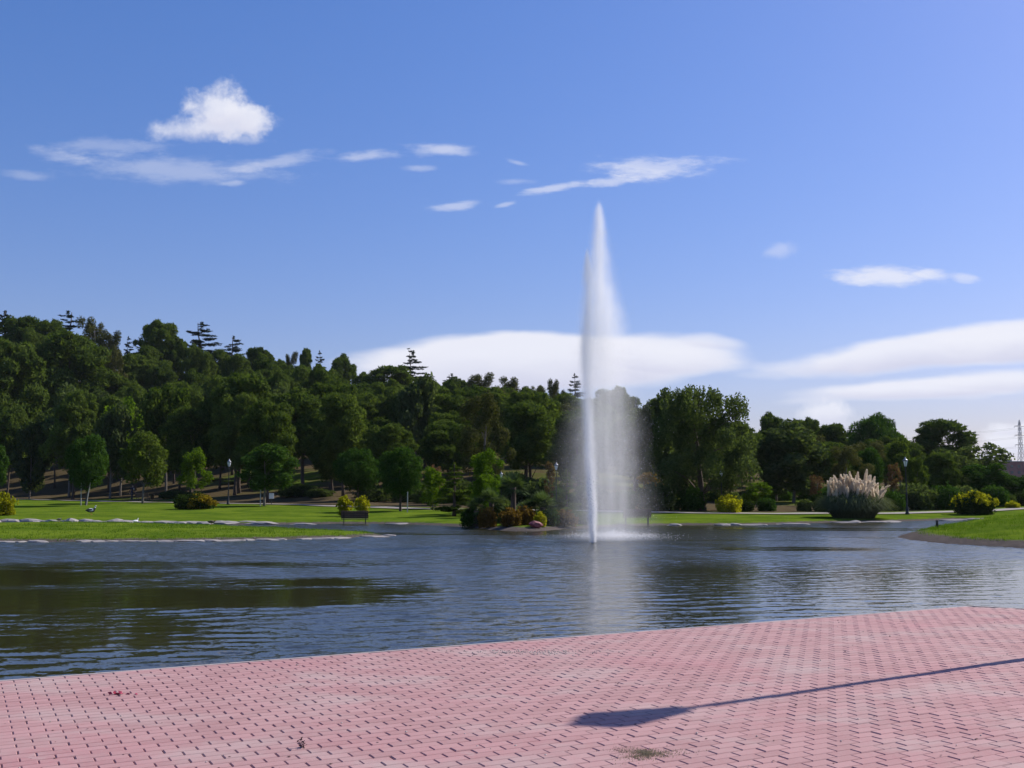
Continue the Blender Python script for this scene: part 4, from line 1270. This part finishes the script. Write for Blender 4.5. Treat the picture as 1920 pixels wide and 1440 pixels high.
# drops: small eight-sided beads
OCT = np.array([[1, 0, 0], [-1, 0, 0], [0, 1, 0], [0, -1, 0], [0, 0, 1.6], [0, 0, -1.6]])
OF = np.array([[0, 2, 4], [2, 1, 4], [1, 3, 4], [3, 0, 4], [2, 0, 5], [1, 2, 5], [3, 1, 5], [0, 3, 5]])


def drops(name, P, r, mat):
    V = P[:, None] + OCT[None] * np.asarray(r)[:, None, None]
    Fd = (OF[None] + (np.arange(len(P)) * 6)[:, None, None]).reshape(-1, 3)
    return put(name, mk_mesh(name, V.reshape(-1, 3), Fd), mat, fo)


m, t = mat_new('white_water')
d1 = t.n('ShaderNodeBsdfDiffuse', {'Color': (.93, .94, .96, 1)})
d2 = t.n('ShaderNodeBsdfTranslucent', {'Color': (.95, .96, .98, 1)})
mx = t.n('ShaderNodeMixShader', {0: .65, 1: d1.outputs[0], 2: d2.outputs[0]})
tp = t.n('ShaderNodeBsdfTransparent')
mx2 = t.n('ShaderNodeMixShader', {0: .5, 1: mx.outputs[0], 2: tp.outputs[0]})
t.n('ShaderNodeOutputMaterial', {'Surface': mx2.outputs[0]})
M['white_water'] = m
rj = np.random.default_rng(4)
JT = sorted((fz(y), (c - 1112) * S) for y, c, h_, o_ in JETC)
N = 2600
z = fz(1017) + (fz(478) - .1) * rj.random(N) ** 2.4
cxj = np.interp(z, *zip(*JT)) + .05 * np.sin(z * 2.3) * np.clip(z / 3, 0, 1) + .03 * np.sin(z * 6.1)
sgj = np.interp(z, [0, 1, 3, 5, 8, 11], [.022, .06, .10, .13, .15, .10])
P = np.column_stack([cxj + rj.normal(0, 1, N) * sgj, rj.normal(0, 1, N) * sgj, z])
rr = np.interp(z, [0, 2, 4, 8, 11], [.012, .010, .008, .005, .004]) * rj.uniform(.5, 1.3, N)
tag(drops('jet', P, rr, M['white_water']), kind='stuff')
# splash where the fall comes back down
N = 9000
a = rj.uniform(0, 6.28, N)
q = np.abs(rj.normal(0, .55, N))
SX, SY = on_z(1148, 1004, WATER)[:2]
P = np.column_stack([SX - JX + 2.1 * q * np.cos(a), SY - JY - .6 + 3.0 * q * np.sin(a), rj.exponential(.09, N) * np.exp(-q)])
tag(drops('splash', P, rj.uniform(.003, .009, N), M['white_water']), kind='stuff')

# loose drops torn off by the wind and raining down
N = 9000
z = rj.random(N) ** .8 * fz(430)
PT = sorted((fz(y), (c - 1112) * S, h_ * S) for y, c, h_, o_ in PLUME)
zz_, cc_, ss_ = zip(*PT)
P = np.column_stack([np.interp(z, zz_, cc_) + rj.normal(0, 1, N) * np.interp(z, zz_, ss_) * .95 + .1, (1 - z / ZM) * 1.0 + rj.normal(0, 1, N) * np.interp(z, zz_, ss_), z])
tag(drops('falling_drops', P, rj.uniform(.003, .0075, N), M['white_water']), kind='stuff')

# ---------------------------------------------------------------- lamp posts
def lantern_parts():
    post = lathe([(0, 0), (.17, 0), (.17, .12), (.12, .18), (.13, .5), (.09, .62), (.075, .7), (.06, 1.4), (.052, 1.5), (.062, 1.53), (.05, 1.58), (.042, 3.6), (.05, 3.64), (.034, 3.7), (.03, 3.86), (0, 3.86)], 14)
    hx = lambda r, z, n=6: np.column_stack([r * np.cos(np.arange(n) * np.pi / 3), r * np.sin(np.arange(n) * np.pi / 3), np.full(n, z)])
    cage = []
    for k in range(6):
        a_ = k * math.pi / 3
        c_ = np.array([math.cos(a_), math.sin(a_), 0])
        cage.append(tube([c_ * .10 + [0, 0, 3.90], c_ * .21 + [0, 0, 4.36]], [.011, .011], 5))
    cage.append(lathe([(0, 3.86), (.11, 3.87), (.115, 3.91), (0, 3.915)], 6))
    cage.append(lathe([(.225, 4.355), (.235, 4.375), (.225, 4.395), (.20, 4.395)], 6))
    glass = lathe([(.0, 3.92), (.092, 3.92), (.200, 4.352), (.0, 4.352)], 6)
    cap = [lathe([(0, 4.39), (.23, 4.396), (.17, 4.47), (.10, 4.52), (.075, 4.56), (.085, 4.60), (.03, 4.64), (.022, 4.70), (0, 4.73)], 12)]
    return post, cage, glass, cap


po_, ca_, gl_, cp_ = lantern_parts()
LM = [('post', jm('lamp_post', [po_], True), 'iron'), ('lantern_frame', jm('lamp_cage', ca_), 'iron'), ('lantern_glass', jm('lamp_glass', [gl_]), 'lamp_glass'), ('cap', jm('lamp_cap', cp_, True), 'steel')]
for _, m_, k in LM:
    m_.materials.append(M[k])


def lamp(label, x, y, h=None, z=None, top=None, px=None):
    if px is not None:
        q = at(px, top, y)
        x = q[0]
        z = ground(x, y)
        h = q[2] - z
    o = thing('street_lamp', label, 'lamp post', (x, y, z), .3, (h / 4.73,) * 3, 'lantern lamp posts')
    if px is None:
        o.scale = (1, 1, 1)
        for n_, m_, _ in LM:
            put(n_, m_, None, o, (0, 0, 0 if n_ == 'post' else h - 4.73), scale=(1, 1, (h - .87) / 3.86) if n_ == 'post' else (1.15, 1.15, 1))
        return
    for n_, m_, _ in LM:
        put(n_, m_, None, o)


lamp('slim lamp post with pale lantern by the path, beside the dark lawn tree', 0, 88, px=430, top=860)
lamp('lamp post with pale lantern by the path, between pampas grass and clipped bush', 0, 73, px=1697, top=856)
lamp('lamp lantern showing pale above the palms beside the yellow-green tree', 0, 76, px=940, top=884)
lamp('lamp lantern showing pale next to the orange autumn tree', 0, 76, px=1043, top=866)
lamp('dark lamp post standing under the largest tree', 0, 74, px=1352, top=880)
sh = on_z(1056, 1362, 0)
Ls = 6.3 / math.tan(SUN_EL)
lamp('tall plaza lamp post known by its long shadow across the paving', sh[0] + math.sin(SUN_AZ) * Ls, sh[1] + math.cos(SUN_AZ) * Ls, h=6.3, z=-.015)

# ---------------------------------------------------------------- benches
def bench(label, x, y, z, rz, wd=1.7, high=1.0):
    o = thing('park_bench', label, 'bench', (x, y, z), rz, (wd / 1.7, 1, high))
    for k in range(4):
        put('seat_slat', SLAT, None, o, (0, -.16 + k * .115, .44))
    for k in range(4):
        put('back_slat', SLAT, None, o, (0, .245 + k * .03, .54 + k * .105), (R(74), 0, 0))
    for s in (-1, 1):
        put('leg', LEG, None, o, (s * .68, 0, 0))


SLAT = jm('bench_slat', [box((0, 0, 0), (1.7, .095, .035))])
SLAT.materials.append(M['bench_wood'])
LEG = jm('bench_leg', [tube([[0, -.22, -.03], [0, -.2, .22], [0, -.19, .41]], .028, 6), tube([[0, .24, -.03], [0, .17, .25], [0, .20, .42], [0, .30, .70], [0, .34, .90]], .028, 6), box((0, 0, .41), (.05, .46, .03)), tube([[0, -.2, .41], [0, -.21, .62], [0, .05, .64], [0, .26, .62]], .02, 6)])
LEG.materials.append(M['iron'])
for label, px, py, y, wpx, rz in [
        ('dark wooden bench on the shore in front of the golden bushes', 665, 979, 60, 50, 3.3),
        ('wooden bench on the shore seen through the fountain mist', 1194, 981, 57, 52, 3.14),
        ('dark bench by the path behind the walking person', 268, 941, 112, 27, 3.0)]:
    q = at(px, py, y)
    bench(label, q[0], y, ground(q[0], y), rz, wpx / F_PX * y)

# litter bin by the path
q = at(285, 942, 110)
o = thing('litter_bin', 'dark litter bin on a post by the path near the thin young tree', 'bin', (q[0], 110, ground(q[0], 110)))
put('post', jm('bin_post', [tube([[0, 0, -.05], [0, 0, .35]], .05, 8)]), M['iron'], o)
put('bucket', jm('bin_bucket', [lathe([(0, .3), (.17, .3), (.22, .78), (.235, .8), (.2, .8), (.16, .4), (0, .4)], 12)], True), M['iron'], o)

# small white notice on a post
q = at(509, 940, 88)
zg = ground(q[0], 88)
o = thing('notice_board', 'small blank white notice on a post behind the dark lawn tree', 'sign', (q[0], 88, zg))
put('post', jm('notice_post', [box((0, 0, .35), (.05, .05, .9))]), M['iron'], o)
put('panel', jm('notice_panel', [box((0, -.04, .72), (.40, .03, .46))]), M['white_paint'], o)

# stakes of the young trees
for label, px, top, base, y, dx in [('pale leaning stake on the left of the round lawn pine', 152, 905, 945, 89.5, -.03), ('pale leaning stake on the right of the round lawn pine', 161, 903, 948, 89.3, .16), ('pale stake beside the dark lawn tree', 488, 918, 950, 83.6, 0.0), ('pale stake behind the dark round pine near the lawn cedar', 764, 922, 955, 72, .0)]:
    a0, b0 = at(px, top, y), at(px, base, y)
    zg = ground(b0[0], y)
    L_ = a0[2] - zg
    tag(put('tree_stake', jm('stake', [tube([[0, 0, -.2], [dx * L_ / 2, 0, L_ / 2], [dx * L_, 0, L_]], [.04, .038, .034], 6)]), M['wood_pale'], None, (b0[0], y, zg)), label, 'stake', 'stakes of the young lawn trees')

# low post on the headland
q = at(1757.5, 996, 46)
zg = ground(q[0], 46)
tag(put('marker_post', jm('marker_post', [tube([[0, 0, -.2], [0, 0, .28], [.01, 0, .30], [.01, 0, .34]], [.055, .055, .07, .05], 8)]), M['iron'], None, (q[0], 46, zg), scale=(1, 1, 1)), 'short dark post on the grassy headland at the water', 'post')

# ---------------------------------------------------------------- stones along the shore
def rock(seed, sx, sy, sz):
    r_ = np.random.default_rng(seed)
    bm = bmesh.new()
    bmesh.ops.create_icosphere(bm, subdivisions=2, radius=1)
    ph = r_.uniform(0, 6, 6)
    for v in bm.verts:
        c = v.co
        k = 1 + .16 * math.sin(2.3 * c.x + ph[0]) + .14 * math.sin(3.1 * c.y + ph[1]) + .10 * math.sin(5 * c.z + 3 * c.x + ph[2]) + r_.normal(0, .03)
        q_ = 1 - .25 * abs(c.x * c.y)
        v.co = Vector((c.x * sx, c.y * sy, c.z * sz)) * k * q_
    me_ = bpy.data.meshes.new('stone')
    bm.to_mesh(me_)
    bm.free()
    me_.materials.append(M['stone'])
    return me_


ROCKS = [rock(100 + i, .55, .42, .26) for i in range(6)]
edg = tag(bpy.data.objects.new('shore_edging', None), kind='structure')
COL.objects.link(edg)
rs = np.random.default_rng(8)
px = -30.0
while px < 470:
    wpx = rs.uniform(24, 52)
    y = on_z(px, 981.5 + (px / 470) * 2.0, WATER)[1]
    q = at(px + wpx / 2, 980, y)
    sc = wpx / F_PX * y / .82
    hgt = (.95 if px < 250 else .6) * rs.uniform(.75, 1.15)
    put('stone', ROCKS[rs.integers(6)], None, edg, (q[0], y + rs.normal(0, .2), WATER + .04), (0, 0, rs.normal(0, .25)), (sc, .9, hgt))
    px += wpx * rs.uniform(.55, .75)
for a_, b_, row, prob in ((-20, 716, 'spit', .85), (1250, 1850, 'far', .5), (480, 860, 'far', .35)):
    px = a_
    while px < b_:
        wpx = rs.uniform(18, 60)
        if rs.random() < prob:
            if row == 'spit':
                Y = np.interp(px, [-20, 0, 200, 300, 420, 540, 650, 722], [1016.6, 1016.6, 1016, 1015.6, 1014, 1011.6, 1008.6, 1004.2])
            else:
                Y = np.interp(px, [480, 640, 760, 840, 1240, 1400, 1500, 1560, 1640, 1700, 1790, 1850], [984.2, 982.2, 983.2, 986.2, 985.2, 984.7, 982.2, 980.2, 979.2, 977.7, 974.8, 974.8])
            q = on_z(px + wpx / 2, Y, WATER)
            put('stone', ROCKS[rs.integers(6)], None, edg, (q[0], q[1] + .1, WATER + .0), (0, 0, rs.normal(0, .15)), (wpx / F_PX * q[1] / .95, .55, (.24 if row == 'spit' else .42) * rs.uniform(.7, 1.2)))
        px += wpx * .7
q = at(1005, 972, 50.6)
b_ = rock(140, .36, .28, .2)
b_.materials.clear()
b_.materials.append(plain('red_stone', (.22, .055, .055), .6, var=.2, scale=3))
tag(put('red_boulder', b_, None, None, (q[0], 50.4, ground(q[0], 50.4) + .12), (0, .12, .3)), 'low smooth reddish boulder lying at the foot of the palms by the shore', 'boulder')

# ---------------------------------------------------------------- birds and walker (skinned figures)
def skinned(name, verts, edges, rad, levels=2, root=0):
    me_ = bpy.data.meshes.new(name)
    me_.from_pydata([Vector(v) for v in verts], edges, [])
    o = bpy.data.objects.new(name, me_)
    COL.objects.link(o)
    o.modifiers.new('skin', 'SKIN')
    sv = me_.skin_vertices[0].data
    for i, r_ in enumerate(rad):
        sv[i].radius = (r_, r_) if np.isscalar(r_) else r_
        sv[i].use_root = (i == root)
    md = o.modifiers.new('sub', 'SUBSURF')
    md.levels = md.render_levels = levels
    dg = bpy.context.evaluated_depsgraph_get()
    out = bpy.data.meshes.new_from_object(o.evaluated_get(dg))
    bpy.data.objects.remove(o)
    out.polygons.foreach_set('use_smooth', np.ones(len(out.polygons), dtype=bool))
    return out


def paint(me_, mats, pick):
    me_.materials.clear()
    for m_ in mats:
        me_.materials.append(m_)
    for p_ in me_.polygons:
        p_.material_index = pick(p_.center)


M['feather_white'] = plain('feather_white', (.72, .72, .74), .7, var=.06)
M['feather_black'] = plain('feather_black', (.018, .018, .022), .6, var=.2)
M['feather_brown'] = plain('feather_brown', (.12, .085, .055), .7, var=.35, scale=20)
M['beak'] = plain('beak', (.45, .22, .05), .5)


def bird(label, x, y, z, rz, s, kind, head_down=False):
    V = [(-.36, 0, .30), (-.22, 0, .29), (0, 0, .27), (.17, 0, .29), (.26, 0, .40), (.27, 0, .52), (.30, 0, .58), (.38, 0, .57)]
    if head_down:
        V[4:] = [(.27, 0, .31), (.33, 0, .36), (.37, 0, .38), (.44, 0, .36)]
    E = [(i, i + 1) for i in range(7)]
    rad = [.02, .09, .15, .12, .06, .045, .055, .018]
    b = skinned('bird_body', V, E, rad, root=2)
    mats = [M['feather_white'], M['feather_black'], M['feather_brown'], M['beak']]
    if kind == 'pied':
        pk = lambda c: 3 if c.x > .35 else (0 if c.z > .44 else (1 if (c.x < -.12 or c.z < .22 or c.x > .16) else 0))
    elif kind == 'dark':
        pk = lambda c: 3 if c.x > .41 else 1
    elif kind == 'white':
        pk = lambda c: 3 if c.x > .36 else 0
    else:
        pk = lambda c: 3 if c.x > .36 else 2
    paint(b, mats, pk)
    o = thing('water_bird', label, 'bird', (x, y, z), rz, (s, s, s))
    put('body', b, None, o)
    lg = jm('bird_leg', [tube([[0, 0, -.02], [.01, 0, .08], [0, 0, .18]], [.012, .010, .016], 5), box((.04, 0, -.01), (.09, .06, .012))])
    lg.materials.append(M['beak'])
    for s_ in (-1, 1):
        put('leg', lg, None, o, (0.02, s_ * .05, 0))
    wg = jm('bird_wing', [lathe([(0, -.26), (.03, -.2), (.075, 0), (.06, .12), (0, .18)], 8)], True)
    wg.materials.append(M['feather_black'] if kind in ('pied', 'dark') else (M['feather_brown'] if kind == 'brown' else M['feather_white']))
    for s_ in (-1, 1):
        put('wing', wg, None, o, (-.06, s_ * .115, .32), (0, R(84), 0), (1, .45, 1))


for label, px, py, y, rz, s, kind, hd in [
        ('black and white goose on the lawn behind the pale shore stones', 170, 967, 69, .2, .98, 'pied', False),
        ('small dark bird feeding on the grassy island', 110, 990, 53, 1.2, .42, 'dark', True),
        ('small white bird standing at the back of the grassy island', 254, 985, 56, 1.0, .5, 'white', False),
        ('brown duck resting on the island by the channel', 396, 990, 52.5, .1, .55, 'brown', True)]:
    q = at(px, py, y)
    bird(label, q[0], y, ground(q[0], y) + .02, rz, s, kind, hd)

# walker
V = [(0, 0, .95), (0, 0, 1.12), (0, -.01, 1.32), (0, -.02, 1.44), (0, -.03, 1.52), (0, -.05, 1.61), (0, -.06, 1.71)]
E = [(i, i + 1) for i in range(6)]
rad = [(.155, .115), (.14, .105), (.17, .12), (.15, .10), .055, .088, .075]
for s, fx in ((-1, -.24), (1, .26)):       # legs mid-stride along -y is facing
    n0 = len(V)
    V += [(s * .10, 0, .88), (s * .11, fx * .45, .50), (s * .11, fx * 1.15, .09), (s * .11, fx * 1.15 - .17, .05)]
    rad += [.098, .066, .045, .042]
    E += [(0, n0), (n0, n0 + 1), (n0 + 1, n0 + 2), (n0 + 2, n0 + 3)]
    a0 = len(V)
    V += [(s * .20, -.01, 1.40), (s * .25, -fx * .35, 1.14), (s * .23, -fx * .75 - .04, .93), (s * .23, -fx * .8 - .06, .87)]
    rad += [.062, .048, .036, (.022, .04)]
    E += [(3, a0), (a0, a0 + 1), (a0 + 1, a0 + 2), (a0 + 2, a0 + 3)]
    for k in range(5):
        f0 = len(V)
        off = (k - 2) * .018
        ln = (.05, .075, .085, .078, .06)[k]
        V += [(s * .23, -fx * .8 - .06 + off, .84), (s * .235, -fx * .8 - .07 + off * 1.1 - (.03 if k == 0 else 0), .84 - ln)]
        rad += [.009, .007]
        E += [(a0 + 3, f0), (f0, f0 + 1)]
wk = skinned('walker', V, E, rad, 2)
skin_, navy, trs, wht, hair = plain('skin', (.42, .25, .18), .6, var=.05), plain('navy_cloth', (.016, .015, .03), .85, var=.2), plain('grey_cloth', (.045, .043, .05), .85, var=.2), M['white_paint'], plain('dark_hair', (.02, .015, .012), .7)


def wpick(c):
    if c.z > 1.50:
        return 4 if (c.y > -.06 or c.z > 1.68) else 0
    if c.z > .92 and (abs(c.x) < .22 or c.z > .95):
        return 3 if (c.x > .10 and c.y < -.02 and abs(c.x - .13) < .06 and c.z > 1.05) else 1
    if abs(c.x) > .2 and c.z > .7:
        return 0
    return 2 if c.z > .09 else 4


paint(wk, [skin_, navy, trs, wht, hair], wpick)
q = at(247, 941.5, 113)
o = thing('person', 'person in a dark jacket with a pale stripe walking along the path', 'person', (q[0], 113, ground(q[0], 113) + .03), R(62))
put('body', wk, None, o)
hd = jm('walker_face', [lathe([(0, -.02), (.012, -.012), (.016, 0), (0, .022)], 6), box((0.03, .012, .035), (.02, .012, .01)), box((-.03, .012, .035), (.02, .012, .01)), box((0, .008, -.045), (.04, .01, .008))])
put('face', hd, skin_, o, (0, -.148, 1.625))

# ---------------------------------------------------------------- things on the paving
def scrap(seed, s, h):
    r_ = np.random.default_rng(seed)
    n = 12
    V = np.column_stack([r_.normal(0, s, n), r_.normal(0, s * .7, n), np.abs(r_.normal(0, h, n)) + .002])
    C = V
    A = unit(r_.normal(size=(n, 3)) * [1, 1, .5] + [0, 0, .2]) * s * 1.6
    B = unit(np.cross(A, r_.normal(size=(n, 3)))) * s * .9
    return leaves(C, A, B, True)


q = on_z(566, 1402, 0)
tag(put('withered_leaf', jm('withered_leaf', [scrap(1, .018, .022), scrap(2, .014, .018)]), plain('withered', (.035, .008, .012), .7), None, (q[0], q[1], .004)), 'crumpled dark red leaf lying on the pink paving', 'leaf')
q = on_z(230, 1303, 0)
tag(put('red_petals', jm('red_petals', [scrap(3, .03, .006)]), plain('petal', (.33, .02, .06), .6), None, (q[0], q[1], .004)), 'small red petals on the paving near the water', 'petal')
rw = np.random.default_rng(2)
q = on_z(1205, 1412, 0)
n = 3000
an, rr = rw.uniform(0, 6.28, n), np.abs(rw.normal(0, .55, n))
rr *= 1 + .35 * np.sin(3 * an + 1) + .2 * np.sin(7 * an)
C = np.column_stack([q[0] + rr * .20 * np.cos(an), q[1] + rr * .15 * np.sin(an), np.full(n, -.006)])
A = unit(np.column_stack([rw.normal(0, .5, (n, 2)), np.ones(n)])) * (.016 * rw.uniform(.3, 1.3, n))[:, None]
B = unit(np.column_stack([rw.normal(size=(n, 2)), np.zeros(n)])) * .006
M['weed'] = leafy('weed', (.20, .175, .11), (.44, .37, .29), .3, tint=(1, 1, .9))
tag(put('weed_patch', mk_mesh('weed_patch', *[leaves(C, A, B)[0], leaves(C, A, B)[1][0]]), M['weed']), kind='stuff')
n = 520
pu = np.column_stack([rw.uniform(-5, 8, n), rw.uniform(5.8, 14, n)])
q2 = on_z(1000, 1223, 0)
pu[:260] = np.column_stack([rw.normal(q2[0], .34, 260), rw.normal(q2[1], .09, 260)])
pu = pu[((pu - EDGE_A) @ ev > .2) & ((pu - EDGE_B) @ E2n > .25)]
rr = rw.uniform(.003, .010, len(pu))
OC = np.array([[1, 0, 0], [-1, 0, 0], [0, 1, 0], [0, -1, 0], [0, 0, .7], [0, 0, -.7]])
V = np.column_stack([pu, np.full(len(pu), .004)])[:, None] + OC[None] * rr[:, None, None] * rw.uniform(.7, 1.3, (len(pu), 6, 1))
M['grit'] = plain('grit', (.45, .40, .36), .9, var=.5, scale=2)
tag(put('grit', mk_mesh('grit', V.reshape(-1, 3), (OF[None] + (np.arange(len(pu)) * 6)[:, None, None]).reshape(-1, 3)), M['grit']), kind='stuff')

# ---------------------------------------------------------------- beyond the wood: pylon and building
PYY = 620.0
q = at(1911, 787, PYY)
zb = ground(q[0], PYY)
Hp = q[2] - zb
py_ = thing('power_pylon', 'lattice power pylon standing against the clouds beyond the wood', 'pylon', (q[0], PYY, zb), R(8))
parts = []
wz = lambda z: np.interp(z, [0, Hp * .55, Hp * .95, Hp], [2.6, .95, .5, .1])
lv = np.linspace(0, Hp * .97, 15)
for sx in (-1, 1):
    for sy in (-1, 1):
        parts.append(tube([[sx * wz(z), sy * wz(z), z] for z in lv] + [[0, 0, Hp]], .13, 4))
put('mast', jm('pylon_mast', parts), M['steel'], py_)
parts = []
for a_, b_ in zip(lv[:-1], lv[1:]):
    for s in (-1, 1):
        for d in (-1, 1):
            parts.append(tube([[d * wz(a_), s * wz(a_), a_], [-d * wz(b_), s * wz(b_), b_]], .07, 4))
            parts.append(tube([[s * wz(a_), d * wz(a_), a_], [s * wz(b_), -d * wz(b_), b_]], .07, 4))
put('bracing', jm('pylon_bracing', parts), M['steel'], py_)
for y_ in (799, 816, 834):
    z = at(1911, y_, PYY)[2] - zb
    put('cross_arm', jm('pylon_arm', [tube([[-3.4, 0, z], [0, 0, z + .5], [3.4, 0, z]], .12, 4), tube([[-3.4, 0, z], [0, 0, z - .3], [3.4, 0, z]], .12, 4)]), M['steel'], py_)
    for s in (-1, 1):
        put('insulator', jm('pylon_insulator', [tube([[s * 3.3, 0, z], [s * 3.3, 0, z - 1.2]], .13, 5)]), M['lamp_glass'], py_)
        xs = np.linspace(0, 1, 16)
        put('cable', jm('pylon_cable', [tube(np.column_stack([s * 3.3 - 260 * xs, 90 * xs, z - 1.2 - 26 * xs * (1 - xs) * 1.2]), .03, 3)]), M['iron'], py_)

BY = 560.0
q0, q1 = at(1890, 866, BY), at(2010, 866, BY)
zb = ground(q0[0], BY)
wb, hb = q1[0] - q0[0], q0[2] - zb
M['brick'] = plain('brick_wall', (.24, .10, .09), .9, var=.2, scale=.6)
M['pane'] = plain('window_pane', (.05, .06, .075), .15, var=.1)
bd = thing('brick_building', 'distant reddish brick building below the pylon', 'building', (q0[0], BY, zb))
put('wall', jm('building_wall', [box((wb / 2, 9, hb / 2 - .5), (wb, 18, hb + 1))]), M['brick'], bd)
rf = put('roof', jm('building_roof', [box((wb / 2, 9, hb + .2), (wb + .8, 18.8, .4)), box((wb * .08 + 1, 9, hb + 1), (3.5, 4, 1.4))]), M['stone'], bd)
for r_ in range(4):
    for c_ in range(9):
        put('window', jm('building_window', [box((wb * (c_ + .5) / 9, -.02, hb - 2.4 - r_ * 3.2), (1.5, .12, 1.5))]), M['pane'], bd)

# ---------------------------------------------------------------- the air between here and the wood
m, t = mat_new('haze')
pv = t.n('ShaderNodeVolumePrincipled', {'Color': (.80, .88, 1, 1), 'Density': .00005, 'Anisotropy': .35})
t.n('ShaderNodeOutputMaterial', {'Volume': pv.outputs[0]})
tag(put('haze', jm('haze', [box((0, 2850, 88), (6300, 6500, 184))]), m), kind='stuff')

n = 420
pu = np.column_stack([rw.uniform(-5, 8, n), rw.uniform(5.8, 14, n)])
pu = pu[((pu - EDGE_A) @ ev > .2) & ((pu - EDGE_B) @ E2n > .25)]
rr = rw.uniform(.003, .009, len(pu))
V = np.column_stack([pu, np.full(len(pu), .003)])[:, None] + OC[None] * [1.6, 1, .6] * rr[:, None, None] * rw.uniform(.7, 1.3, (len(pu), 6, 1))
tag(put('dark_grit', mk_mesh('dark_grit', V.reshape(-1, 3), (OF[None] + (np.arange(len(pu)) * 6)[:, None, None]).reshape(-1, 3)), plain('dark_grit', (.10, .05, .05), .9, var=.5, scale=2)), kind='stuff')
